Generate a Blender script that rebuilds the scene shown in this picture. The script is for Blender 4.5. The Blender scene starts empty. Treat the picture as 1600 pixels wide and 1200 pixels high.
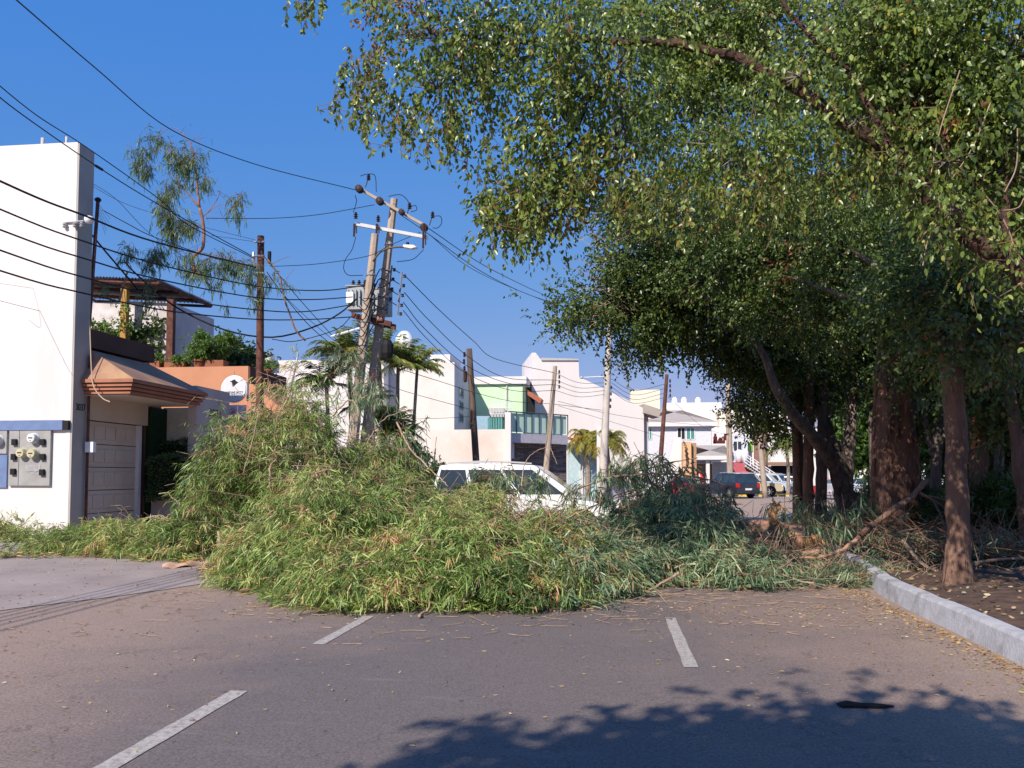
import bpy, bmesh, math, random
import numpy as np
from mathutils import Vector, Matrix, Euler

S = bpy.context.scene
R = math.radians
rng = np.random.default_rng(7)
random.seed(7)

# ------------------------------------------------------------------ camera
F_PX, W_PX, H_PX = 1300.0, 1600.0, 1200.0
PITCH = 0.050
HORIZON = 742.0
YAW = math.atan((955 - 800) / F_PX)
SHIFT = HORIZON - 600 - F_PX * math.tan(PITCH)
CAM = Vector((0, 0, 1.6))
cam_data = bpy.data.cameras.new('camera')
cam = bpy.data.objects.new('camera', cam_data)
S.collection.objects.link(cam)
cam.location = CAM
cam.rotation_euler = (math.pi / 2 + PITCH, 0, YAW)
cam_data.sensor_width = 36
cam_data.lens = 36 * F_PX / W_PX
cam_data.shift_y = SHIFT / W_PX
cam_data.clip_start = 0.05
cam_data.clip_end = 2500
S.camera = cam
ROT = Euler((math.pi / 2 + PITCH, 0, YAW)).to_matrix()
CY = 600 + SHIFT

def ray(px, py):
    return ROT @ Vector(((px - 800) / F_PX, -(py - CY) / F_PX, -1))
def W(px, py, Y):
    """world point seen at (px, py) of the 1600x1200 photograph that stands Y metres down the street"""
    d = ray(px, py)
    return CAM + d * (Y / d.y)
def G(px, py, z=0.0):
    d = ray(px, py)
    return CAM + d * ((z - CAM.z) / d.z)

# ------------------------------------------------------------------ light
SUN_DIR = Vector((0.45, 1.0, -0.85)).normalized()      # the way the light travels
elev = math.asin(-SUN_DIR.z)
world = bpy.data.worlds.new('World'); S.world = world; world.use_nodes = True
nt = world.node_tree; nt.nodes.clear()
sky = nt.nodes.new('ShaderNodeTexSky'); sky.sky_type = 'NISHITA'; sky.sun_disc = False
sky.sun_elevation = elev
sky.sun_rotation = math.atan2(-SUN_DIR.x, -SUN_DIR.y) % (2 * math.pi)
sky.air_density = 1.0; sky.dust_density = 0.25; sky.ozone_density = 4.5; sky.altitude = 0
bg = nt.nodes.new('ShaderNodeBackground'); bg.inputs[1].default_value = 0.125
wo = nt.nodes.new('ShaderNodeOutputWorld')
sepc = nt.nodes.new('ShaderNodeSeparateColor'); comb = nt.nodes.new('ShaderNodeCombineColor'); nt.links.new(sky.outputs[0], sepc.inputs[0])
for i_, (pw_, ml_) in enumerate(((1.05, 0.52), (0.45, 1.30), (0.08, 4.2))):      # a clear dry-season sky: deeper and more even blue than the default air
    p_ = nt.nodes.new('ShaderNodeMath'); p_.operation = 'POWER'; p_.inputs[1].default_value = pw_; nt.links.new(sepc.outputs[i_], p_.inputs[0])
    q_ = nt.nodes.new('ShaderNodeMath'); q_.operation = 'MULTIPLY'; q_.inputs[1].default_value = ml_; nt.links.new(p_.outputs[0], q_.inputs[0]); nt.links.new(q_.outputs[0], comb.inputs[i_])
nt.links.new(comb.outputs[0], bg.inputs[0]); nt.links.new(bg.outputs[0], wo.inputs[0])
sl = bpy.data.lights.new('sun', 'SUN'); sl.energy = 4.9; sl.angle = R(0.5); sl.color = (1.0, 0.90, 0.785)
so = bpy.data.objects.new('sun', sl); S.collection.objects.link(so)
so.rotation_euler = SUN_DIR.to_track_quat('-Z', 'Y').to_euler()
S.view_settings.view_transform = 'Standard'; S.view_settings.look = 'None'
S.view_settings.exposure = 0.27; S.view_settings.gamma = 1
S.render.engine = 'CYCLES'
S.cycles.max_bounces = 6; S.cycles.transparent_max_bounces = 6

# ------------------------------------------------------------------ materials
MATS = {}
def mat(name, col, rough=0.8, col2=None, scale=6.0, bump=0.0, bscale=30.0, metal=0.0, spec=0.3, detail=6, stain=None, stain_amt=0.0, stain_scale=1.2, coat=0.0, stretch=None, bdist=0.03):
    if name in MATS: return MATS[name]
    m = bpy.data.materials.new(name); m.use_nodes = True; n = m.node_tree.nodes; l = m.node_tree.links
    b = n['Principled BSDF']
    b.inputs['Roughness'].default_value = rough; b.inputs['Metallic'].default_value = metal
    b.inputs['Specular IOR Level'].default_value = spec
    if coat: b.inputs['Coat Weight'].default_value = coat; b.inputs['Coat Roughness'].default_value = 0.05
    tc = n.new('ShaderNodeTexCoord'); mp = n.new('ShaderNodeMapping'); l.new(tc.outputs['Object'], mp.inputs[0])
    if stretch: mp.inputs['Scale'].default_value = stretch
    c2 = col2 or tuple(c * 0.86 for c in col)
    ns = n.new('ShaderNodeTexNoise'); ns.inputs['Scale'].default_value = scale; ns.inputs['Detail'].default_value = detail
    l.new(mp.outputs[0], ns.inputs[0])
    mr = n.new('ShaderNodeMapRange'); mr.inputs[1].default_value = 0.35; mr.inputs[2].default_value = 0.65
    l.new(ns.outputs[0], mr.inputs[0])
    mx = n.new('ShaderNodeMix'); mx.data_type = 'RGBA'
    l.new(mr.outputs[0], mx.inputs[0]); mx.inputs[6].default_value = (*c2, 1); mx.inputs[7].default_value = (*col, 1)
    out = mx.outputs[2]
    if stain:
        n2 = n.new('ShaderNodeTexNoise'); n2.inputs['Scale'].default_value = stain_scale; n2.inputs['Detail'].default_value = 8; n2.inputs['Roughness'].default_value = 0.65
        l.new(mp.outputs[0], n2.inputs[0])
        m2 = n.new('ShaderNodeMapRange'); m2.inputs[1].default_value = 0.5; m2.inputs[2].default_value = 0.72; m2.inputs[4].default_value = stain_amt
        l.new(n2.outputs[0], m2.inputs[0])
        x2 = n.new('ShaderNodeMix'); x2.data_type = 'RGBA'; l.new(m2.outputs[0], x2.inputs[0]); l.new(out, x2.inputs[6]); x2.inputs[7].default_value = (*stain, 1)
        out = x2.outputs[2]
    l.new(out, b.inputs['Base Color'])
    if bump:
        nb = n.new('ShaderNodeTexNoise'); nb.inputs['Scale'].default_value = bscale; nb.inputs['Detail'].default_value = 5
        l.new(mp.outputs[0], nb.inputs[0])
        bp = n.new('ShaderNodeBump'); bp.inputs['Strength'].default_value = bump; bp.inputs['Distance'].default_value = bdist
        l.new(nb.outputs[0], bp.inputs['Height']); l.new(bp.outputs[0], b.inputs['Normal'])
    MATS[name] = m
    return m

def leafmat(name, stops, rough=0.45, trans=0.3, spec=0.5):
    m = bpy.data.materials.new(name); m.use_nodes = True; n = m.node_tree.nodes; l = m.node_tree.links
    b = n['Principled BSDF']; b.inputs['Roughness'].default_value = rough; b.inputs['Specular IOR Level'].default_value = spec
    at = n.new('ShaderNodeAttribute'); at.attribute_name = 'rnd'
    cr = n.new('ShaderNodeValToRGB'); e = cr.color_ramp.elements
    while len(e) > 1: e.remove(e[-1])
    e[0].position = stops[0][0]; e[0].color = (*stops[0][1], 1)
    for p, c in stops[1:]:
        k = e.new(p); k.color = (*c, 1)
    l.new(at.outputs['Fac'], cr.inputs[0]); l.new(cr.outputs[0], b.inputs['Base Color'])
    tr = n.new('ShaderNodeBsdfTranslucent'); hs = n.new('ShaderNodeHueSaturation'); hs.inputs['Value'].default_value = 1.5; hs.inputs['Hue'].default_value = 0.48
    l.new(cr.outputs[0], hs.inputs['Color']); l.new(hs.outputs[0], tr.inputs[0])
    ms = n.new('ShaderNodeMixShader'); ms.inputs[0].default_value = trans
    l.new(b.outputs[0], ms.inputs[1]); l.new(tr.outputs[0], ms.inputs[2])
    l.new(ms.outputs[0], n['Material Output'].inputs[0])
    MATS[name] = m
    return m

white = mat('white_render', (0.74, 0.70, 0.69), 0.85, (0.70, 0.66, 0.645), 0.7, bump=0.08, bscale=60, stain=(0.50, 0.46, 0.42), stain_amt=0.30, stain_scale=0.45, stretch=(1.6, 1.6, .35))
white_aged = mat('aged_white_render', (0.76, 0.71, 0.67), 0.9, (0.70, 0.64, 0.60), 0.5, stain=(0.55, 0.42, 0.31), stain_amt=0.55, stain_scale=0.35)
side_shade_col = mat('column_shade_grey', (0.44, 0.41, 0.375), 0.9, (0.38, 0.355, 0.32), 1.5, bump=0.1)  # grey puts the shade on the white tower's side into its colour
beige = mat('beige_panel', (0.66, 0.56, 0.45), 0.6, (0.58, 0.48, 0.38), 1.2, stain=(0.25, 0.2, 0.16), stain_amt=0.3)
brown = mat('brown_render', (0.13, 0.068, 0.05), 0.9, (0.10, 0.052, 0.04), 1.5)
roofbrown = mat('roof_render', (0.38, 0.22, 0.15), 0.9, (0.29, 0.165, 0.12), 1.2, stain=(0.55, 0.36, 0.16), stain_amt=0.75, stain_scale=0.8)
terracotta = mat('terracotta_trim', (0.40, 0.175, 0.105), 0.8, (0.33, 0.14, 0.085), 2)
orange = mat('orange_render', (0.60, 0.29, 0.175), 0.9, (0.54, 0.255, 0.15), 1.0, stain=(0.45, 0.2, 0.12), stain_amt=0.25)
green_wall = mat('green_render', (0.58, 0.80, 0.54), 0.9, (0.53, 0.75, 0.49), 0.6, stain=(0.40, 0.52, 0.22), stain_amt=0.5, stain_scale=0.5)
dkgreen = mat('dark_green_render', (0.02, 0.055, 0.02), 0.9)
cream = mat('cream_render', (0.78, 0.72, 0.58), 0.9)
pink = mat('pink_render', (0.50, 0.12, 0.15), 0.9)
pinkgrey = mat('pinkish_render', (0.62, 0.52, 0.48), 0.9, (0.54, 0.45, 0.41), 1)
concrete = mat('pole_concrete', (0.47, 0.38, 0.30), 0.9, (0.38, 0.30, 0.235), 5, bump=0.3, bscale=25, stain=(0.25, 0.19, 0.15), stain_amt=0.5, stain_scale=2.5)
paleconc = mat('pale_concrete', (0.58, 0.53, 0.48), 0.9, (0.48, 0.44, 0.4), 3, bump=0.1)
rust = mat('rusty_steel', (0.145, 0.055, 0.04), 0.85, (0.075, 0.032, 0.026), 6, bump=0.4, stain=(0.3, 0.15, 0.1), stain_amt=0.5, stain_scale=5)
wood = mat('weathered_wood', (0.15, 0.11, 0.09), 0.95, (0.08, 0.06, 0.05), 8, bump=0.5, bscale=20, stretch=(1, 1, 0.12))
steel = mat('galvanised_steel', (0.5, 0.5, 0.5), 0.45, (0.38, 0.38, 0.38), 10, metal=0.6)
greybox = mat('meter_cabinet_grey', (0.36, 0.36, 0.35), 0.6, (0.30, 0.30, 0.29), 4, stain=(0.2, 0.19, 0.18), stain_amt=0.4, stain_scale=3)
bluepaint = mat('blue_grey_paint', (0.15, 0.22, 0.40), 0.6)
black = mat('black_plastic', (0.012, 0.012, 0.014), 0.5)
dark = mat('dark_interior', (0.02, 0.02, 0.022), 0.9)
porcelain = mat('brown_porcelain', (0.06, 0.035, 0.03), 0.3)
trafo = mat('transformer_paint', (0.36, 0.40, 0.43), 0.5, (0.30, 0.33, 0.36), 3)
wiremat = mat('cable_black', (0.012, 0.012, 0.014), 0.7)
glass = mat('window_glass', (0.03, 0.05, 0.06), 0.08, (0.02, 0.03, 0.04), 2, spec=0.8)
tealglass = mat('teal_glass', (0.10, 0.30, 0.27), 0.15, (0.08, 0.25, 0.23), 1, spec=0.8)
greentile = mat('roof_tile_red', (0.45, 0.16, 0.09), 0.9, (0.32, 0.11, 0.07), 8, bump=0.6, bscale=12)
greyroof = mat('grey_roof_felt', (0.42, 0.37, 0.33), 0.95, (0.36, 0.32, 0.29), 1.5)
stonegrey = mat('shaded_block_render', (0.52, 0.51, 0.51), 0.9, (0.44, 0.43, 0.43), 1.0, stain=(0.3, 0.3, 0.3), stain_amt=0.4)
rusttop = mat('corrugated_steel', (0.30, 0.26, 0.24), 0.6, (0.16, 0.11, 0.09), 2.5, metal=0.3)
yellowpost = mat('ochre_post', (0.45, 0.25, 0.06), 0.8)
kerbmat = mat('kerb_concrete', (0.47, 0.47, 0.49), 0.9, (0.37, 0.37, 0.39), 6, bump=0.25, bscale=30, stain=(0.16, 0.14, 0.13), stain_amt=0.85, stain_scale=2.6)
soil = mat('median_soil', (0.12, 0.075, 0.055), 1.0, (0.06, 0.038, 0.03), 5, bump=0.9, bscale=14, stain=(0.22, 0.14, 0.09), stain_amt=0.6, stain_scale=3)
bark_red = mat('red_flaking_bark', (0.33, 0.18, 0.125), 0.95, (0.12, 0.07, 0.052), 3.5, bump=1.0, bscale=9, stain=(0.42, 0.14, 0.06), stain_amt=0.55, stain_scale=1.0, stretch=(1, 1, 0.28), bdist=0.09)
bark_grey = mat('grey_bark', (0.25, 0.205, 0.18), 0.95, (0.13, 0.105, 0.092), 7, bump=1.0, bscale=16, stretch=(1, 1, 0.25), bdist=0.09)
bark_brown = mat('brown_bark', (0.23, 0.135, 0.095), 0.95, (0.12, 0.075, 0.055), 5, bump=1.0, bscale=20, stretch=(1, 1, 0.25), stain=(0.35, 0.2, 0.12), stain_amt=0.4, stain_scale=2, bdist=0.09)
bark_dark = mat('rough_dark_bark', (0.10, 0.052, 0.036), 0.95, (0.04, 0.026, 0.02), 9, bump=1.0, bscale=22, stain=(.19, .10, .07), stain_amt=.6, stain_scale=5, bdist=0.09)
bark_euc = mat('peeled_eucalyptus_bark', (0.52, 0.31, 0.20), 0.85, (0.40, 0.20, 0.13), 3, bump=0.35, bscale=12, stain=(0.22, 0.12, 0.08), stain_amt=0.7, stain_scale=2.2, stretch=(0.3, 1, 1))
twigmat = mat('twig_bark', (0.30, 0.17, 0.10), 0.9, (0.17, 0.09, 0.055), 9)
drytwig = mat('dry_twig', (0.44, 0.32, 0.23), 0.9, (0.28, 0.19, 0.13), 9)
tyre = mat('tyre_rubber', (0.02, 0.02, 0.02), 0.9)
rim = mat('alloy_rim', (0.55, 0.55, 0.56), 0.35, metal=0.7)
redlamp = mat('red_lamp', (0.55, 0.02, 0.02), 0.25)
whitelamp = mat('clear_lamp', (0.75, 0.75, 0.75), 0.15)
amber = mat('amber_lens', (0.8, 0.2, 0.03), 0.3)
white_clean = mat('white_enamel', (0.85, 0.85, 0.86), 0.35, spec=0.5)
yellow = mat('yellow_kerb_paint', (0.75, 0.5, 0.05), 0.8)
claypot = mat('clay_pot', (0.30, 0.12, 0.07), 0.9)

ficus = leafmat('ficus_leaf', [(0.0, (0.03, 0.06, 0.016)), (0.35, (0.065, 0.115, 0.024)), (0.7, (0.125, 0.185, 0.04)), (0.93, (0.21, 0.27, 0.06)), (0.975, (0.36, 0.33, 0.05)), (1.0, (0.22, 0.10, 0.04))], 0.36, 0.28, 0.6)
ficus_near = leafmat('ficus_leaf_bright', [(0.0, (0.05, 0.085, 0.018)), (0.35, (0.12, 0.175, 0.030)), (0.75, (0.205, 0.295, 0.055)), (0.94, (0.34, 0.39, 0.08)), (0.98, (0.42, 0.36, 0.06)), (1.0, (0.26, 0.12, 0.05))], 0.36, 0.32, 0.6)
ficus_dry = leafmat('dry_fig_cluster', [(0.0, (0.22, 0.10, 0.035)), (0.6, (0.34, 0.17, 0.05)), (1.0, (0.20, 0.17, 0.04))], 0.6, 0.2)
darkleaf = leafmat('deep_green_leaf', [(0.0, (0.02, 0.045, 0.015)), (0.5, (0.055, 0.105, 0.025)), (1.0, (0.12, 0.19, 0.05))], 0.4, 0.25)
farleaf = leafmat('sunlit_far_leaf', [(0.0, (0.06, 0.13, 0.025)), (0.5, (0.11, 0.21, 0.04)), (1.0, (0.19, 0.30, 0.06))], 0.5, 0.35)
eucleaf = leafmat('eucalyptus_leaf', [(0.0, (0.06, 0.11, 0.03)), (0.28, (0.15, 0.245, 0.058)), (0.55, (0.30, 0.42, 0.105)), (0.8, (0.53, 0.58, 0.20)), (0.86, (0.58, 0.42, 0.20)), (1.0, (0.55, 0.30, 0.15))], 0.42, 0.3, 0.55)
eucshade = leafmat('eucalyptus_leaf_shade_tint', [(0.0, (0.05, 0.11, 0.055)), (0.45, (0.15, 0.25, 0.125)), (0.85, (0.36, 0.46, 0.26)), (1.0, (0.40, 0.28, 0.14))], 0.42, 0.28, 0.55)  # bluish shade put into the leaf colour of the shaded branches
palmleaf = leafmat('palm_leaflet', [(0.0, (0.06, 0.12, 0.03)), (0.5, (0.26, 0.34, 0.08)), (0.9, (0.50, 0.44, 0.10)), (1.0, (0.45, 0.27, 0.06))], 0.45, 0.3)
palmyellow = leafmat('yellowing_palm_leaflet', [(0.0, (0.14, 0.18, 0.03)), (0.5, (0.38, 0.36, 0.06)), (1.0, (0.55, 0.30, 0.06))], 0.45, 0.3)
litterleaf = leafmat('fallen_leaf', [(0.0, (0.30, 0.19, 0.09)), (0.4, (0.45, 0.33, 0.18)), (0.7, (0.24, 0.13, 0.07)), (0.9, (0.16, 0.22, 0.07)), (1.0, (0.65, 0.58, 0.45))], 0.8, 0.1)

# asphalt: dark in the driven middle, dusty reddish towards the left and the right kerb
def asphalt_mat():
    m = bpy.data.materials.new('asphalt'); m.use_nodes = True; n = m.node_tree.nodes; l = m.node_tree.links
    b = n['Principled BSDF']; b.inputs['Roughness'].default_value = 0.85; b.inputs['Specular IOR Level'].default_value = 0.25
    tc = n.new('ShaderNodeTexCoord'); sp = n.new('ShaderNodeSeparateXYZ'); l.new(tc.outputs['Object'], sp.inputs[0])
    nz = n.new('ShaderNodeTexNoise'); nz.inputs['Scale'].default_value = 0.55; nz.inputs['Detail'].default_value = 7; nz.inputs['Roughness'].default_value = 0.6; l.new(tc.outputs['Object'], nz.inputs[0])
    ad = n.new('ShaderNodeMath'); ad.operation = 'MULTIPLY_ADD'; ad.inputs[1].default_value = 5.4; l.new(nz.outputs[0], ad.inputs[0]); l.new(sp.outputs[0], ad.inputs[2])
    cr = n.new('ShaderNodeValToRGB'); e = cr.color_ramp.elements
    mr = n.new('ShaderNodeMapRange'); mr.inputs[1].default_value = -3.3; mr.inputs[2].default_value = 7.2; l.new(ad.outputs[0], mr.inputs[0])
    dusty = (0.31, 0.225, 0.18, 1); midc = (0.155, 0.130, 0.124, 1); mid2 = (0.168, 0.138, 0.128, 1)
    e[0].position = 0.05; e[0].color = dusty; e[1].position = 0.37; e[1].color = midc
    k = e.new(0.60); k.color = mid2; k = e.new(0.80); k.color = (0.26, 0.19, 0.155, 1); k = e.new(1.0); k.color = (0.37, 0.275, 0.21, 1)
    l.new(mr.outputs[0], cr.inputs[0])
    # fine aggregate
    ag = n.new('ShaderNodeTexNoise'); ag.inputs['Scale'].default_value = 55; ag.inputs['Detail'].default_value = 4; ag.inputs['Roughness'].default_value = 0.8; l.new(tc.outputs['Object'], ag.inputs[0])
    ar = n.new('ShaderNodeMapRange'); ar.inputs[1].default_value = 0.3; ar.inputs[2].default_value = 0.75; ar.inputs[3].default_value = 0.5; ar.inputs[4].default_value = 1.6; l.new(ag.outputs[0], ar.inputs[0])
    mx = n.new('ShaderNodeMix'); mx.data_type = 'RGBA'; mx.blend_type = 'MULTIPLY'; mx.inputs[0].default_value = 1; l.new(cr.outputs[0], mx.inputs[6])
    cb = n.new('ShaderNodeCombineColor'); [l.new(ar.outputs[0], cb.inputs[i]) for i in range(3)]; l.new(cb.outputs[0], mx.inputs[7])
    # worn scuffs running along and across
    sc = n.new('ShaderNodeTexNoise'); sc.inputs['Scale'].default_value = 1.6; sc.inputs['Detail'].default_value = 9; sc.inputs['Roughness'].default_value = 0.7
    mp = n.new('ShaderNodeMapping'); mp.inputs['Scale'].default_value = (0.5, 2.4, 1); mp.inputs['Rotation'].default_value = (0, 0, 0.35); l.new(tc.outputs['Object'], mp.inputs[0]); l.new(mp.outputs[0], sc.inputs[0])
    s2 = n.new('ShaderNodeMapRange'); s2.inputs[1].default_value = 0.58; s2.inputs[2].default_value = 0.75; s2.inputs[4].default_value = 0.8; l.new(sc.outputs[0], s2.inputs[0])
    m2 = n.new('ShaderNodeMix'); m2.data_type = 'RGBA'; l.new(s2.outputs[0], m2.inputs[0]); l.new(mx.outputs[2], m2.inputs[6]); m2.inputs[7].default_value = (0.24, 0.205, 0.195, 1)
    # hairline cracks
    vo = n.new('ShaderNodeTexVoronoi'); vo.feature = 'DISTANCE_TO_EDGE'; vo.inputs['Scale'].default_value = 0.5
    dn = n.new('ShaderNodeTexNoise'); dn.inputs['Scale'].default_value = 2.5; dn.inputs['Detail'].default_value = 5; l.new(tc.outputs['Object'], dn.inputs[0])
    av = n.new('ShaderNodeVectorMath'); av.operation = 'ADD'; l.new(tc.outputs['Object'], av.inputs[0]); l.new(dn.outputs[1], av.inputs[1]); l.new(av.outputs[0], vo.inputs[0])
    vr = n.new('ShaderNodeMapRange'); vr.inputs[1].default_value = 0.0; vr.inputs[2].default_value = 0.006; vr.inputs[3].default_value = 0.35; vr.inputs[4].default_value = 0; l.new(vo.outputs[0], vr.inputs[0])
    m3 = n.new('ShaderNodeMix'); m3.data_type = 'RGBA'; l.new(vr.outputs[0], m3.inputs[0]); l.new(m2.outputs[2], m3.inputs[6]); m3.inputs[7].default_value = (0.03, 0.027, 0.027, 1)
    l.new(m3.outputs[2], b.inputs['Base Color'])
    bp = n.new('ShaderNodeBump'); bp.inputs['Strength'].default_value = 0.5; bp.inputs['Distance'].default_value = 0.01; l.new(ag.outputs[0], bp.inputs['Height']); l.new(bp.outputs[0], b.inputs['Normal'])
    return m
asphalt = asphalt_mat()

def paint_mat():
    m = bpy.data.materials.new('worn_road_paint'); m.use_nodes = True; n = m.node_tree.nodes; l = m.node_tree.links
    b = n['Principled BSDF']; b.inputs['Roughness'].default_value = 0.85
    tc = n.new('ShaderNodeTexCoord'); nz = n.new('ShaderNodeTexNoise'); nz.inputs['Scale'].default_value = 28; nz.inputs['Detail'].default_value = 6; nz.inputs['Roughness'].default_value = 0.75; l.new(tc.outputs['Object'], nz.inputs[0])
    mr = n.new('ShaderNodeMapRange'); mr.inputs[1].default_value = 0.42; mr.inputs[2].default_value = 0.62; l.new(nz.outputs[0], mr.inputs[0])
    mx = n.new('ShaderNodeMix'); mx.data_type = 'RGBA'; l.new(mr.outputs[0], mx.inputs[0]); mx.inputs[6].default_value = (0.46, 0.42, 0.37, 1); mx.inputs[7].default_value = (0.25, 0.22, 0.205, 1)
    l.new(mx.outputs[2], b.inputs['Base Color'])
    return m
paint = paint_mat()
apronmat = mat('dusty_concrete', (0.35, 0.29, 0.265), 0.9, (0.29, 0.235, 0.215), 0.9, bump=0.2, bscale=50, stain=(0.15, 0.11, 0.10), stain_amt=0.5, stain_scale=0.8)

# ------------------------------------------------------------------ mesh helpers
class MB:
    def __init__(s): s.v = []; s.f = []; s.m = []
    def add(s, vs, fs, m=0):
        o = len(s.v); s.v += [tuple(v) for v in vs]
        s.f += [tuple(o + i for i in f) for f in fs]; s.m += [m] * len(fs)
    def box(s, a, b, m=0):
        x0, x1 = sorted((a[0], b[0])); y0, y1 = sorted((a[1], b[1])); z0, z1 = sorted((a[2], b[2]))
        s.add([(x0, y0, z0), (x1, y0, z0), (x1, y1, z0), (x0, y1, z0), (x0, y0, z1), (x1, y0, z1), (x1, y1, z1), (x0, y1, z1)],
              [(0, 3, 2, 1), (4, 5, 6, 7), (0, 1, 5, 4), (1, 2, 6, 5), (2, 3, 7, 6), (3, 0, 4, 7)], m)
        return s
    def slab(s, pts, t, m=0):
        """polygon pts given a thickness vector t"""
        n = len(pts); t = Vector(t); P = [Vector(p) for p in pts]
        s.add(P + [p + t for p in P], [tuple(range(n))[::-1], tuple(range(n, 2 * n))] + [(i, (i + 1) % n, n + (i + 1) % n, n + i) for i in range(n)], m)
        return s
    def tube(s, path, r, n=8, m=0, cap=True):
        P = [Vector(p) for p in path]; k = len(P)
        rr = [r] * k if not hasattr(r, '__len__') else list(r)
        up = Vector((0, 0, 1)); vs = []; last = None
        for i, p in enumerate(P):
            d = (P[min(i + 1, k - 1)] - P[max(i - 1, 0)]).normalized()
            if last is None:
                a = d.cross(up if abs(d.z) < 0.95 else Vector((1, 0, 0))).normalized()
            else:
                a = (last - d * last.dot(d)).normalized()
            last = a; b = d.cross(a)
            for j in range(n):
                t = 2 * math.pi * j / n
                vs.append(p + (a * math.cos(t) + b * math.sin(t)) * rr[i])
        fs = [(i * n + j, i * n + (j + 1) % n, (i + 1) * n + (j + 1) % n, (i + 1) * n + j) for i in range(k - 1) for j in range(n)]
        if cap: fs += [tuple(range(n))[::-1], tuple((k - 1) * n + j for j in range(n))]
        s.add(vs, fs, m); return s
    def lathe(s, c, prof, n=16, m=0, axis='z'):
        vs = []
        for (r, z) in prof:
            for j in range(n):
                t = 2 * math.pi * j / n; a, b = r * math.cos(t), r * math.sin(t)
                q = {'z': (a, b, z), 'y': (a, z, b), 'x': (z, a, b)}[axis]
                vs.append((c[0] + q[0], c[1] + q[1], c[2] + q[2]))
        k = len(prof)
        fs = [(i * n + j, i * n + (j + 1) % n, (i + 1) * n + (j + 1) % n, (i + 1) * n + j) for i in range(k - 1) for j in range(n)]
        fs += [tuple(range(n))[::-1], tuple((k - 1) * n + j for j in range(n))]
        s.add(vs, fs, m); return s
    def build(s, name, mats, parent=None, smooth=False, bevel=0):
        me = bpy.data.meshes.new(name); me.from_pydata(s.v, [], s.f)
        if not isinstance(mats, (list, tuple)): mats = [mats]
        for q in mats: me.materials.append(q)
        me.polygons.foreach_set('material_index', s.m)
        if smooth: me.polygons.foreach_set('use_smooth', [True] * len(s.f))
        me.update()
        bm = bmesh.new(); bm.from_mesh(me); bmesh.ops.recalc_face_normals(bm, faces=bm.faces); bm.to_mesh(me); bm.free()
        o = bpy.data.objects.new(name, me); S.collection.objects.link(o)
        if parent: o.parent = parent
        if bevel:
            b = o.modifiers.new('bevel', 'BEVEL'); b.width = bevel; b.segments = 2; b.limit_method = 'ANGLE'; b.angle_limit = R(28)
        return o

def build_split(self, name, mats, parent=None, smooth=False, bevel=0):
    n = len(self.v); par = list(range(n))
    def find(a):
        while par[a] != a: par[a] = par[par[a]]; a = par[a]
        return a
    for f in self.f:
        r0 = find(f[0])
        for q in f[1:]: par[find(q)] = r0
    groups = {}
    for i, f in enumerate(self.f): groups.setdefault(find(f[0]), []).append(i)
    out = []
    for r0, fi in groups.items():
        sub = MB(); idx = {}
        for i in fi:
            g_ = []
            for q in self.f[i]:
                if q not in idx: idx[q] = len(sub.v); sub.v.append(self.v[q])
                g_.append(idx[q])
            sub.f.append(tuple(g_)); sub.m.append(self.m[i])
        out.append(sub.build(name, mats, parent, smooth, bevel))
    return out
MB.build_split = build_split

def tag(o, label=None, cat=None, group=None, kind=None):
    if label: o['label'] = label
    if cat: o['category'] = cat
    if group: o['group'] = group
    if kind: o['kind'] = kind
    return o
def thing(name, label, cat, loc=(0, 0, 0), rz=0, group=None):
    o = bpy.data.objects.new(name, None); S.collection.objects.link(o)
    o.location = loc; o.rotation_euler = (0, 0, rz)
    return tag(o, label, cat, group)

def np_mesh(name, V, Q, material, parent=None, rnd=None, smooth=False):
    me = bpy.data.meshes.new(name)
    me.vertices.add(len(V)); me.vertices.foreach_set('co', V.astype(np.float32).ravel())
    k = Q.shape[1]
    me.loops.add(Q.size); me.loops.foreach_set('vertex_index', Q.astype(np.int32).ravel())
    me.polygons.add(len(Q)); me.polygons.foreach_set('loop_start', (np.arange(len(Q)) * k).astype(np.int32))
    if smooth: me.polygons.foreach_set('use_smooth', np.ones(len(Q), dtype=bool))
    if rnd is not None:
        a = me.attributes.new('rnd', 'FLOAT', 'POINT'); a.data.foreach_set('value', rnd.astype(np.float32))
    me.materials.append(material); me.update(calc_edges=True)
    o = bpy.data.objects.new(name, me); S.collection.objects.link(o)
    if parent: o.parent = parent
    return o

def unit(a): return a / np.maximum(np.linalg.norm(a, axis=-1, keepdims=True), 1e-9)

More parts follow.
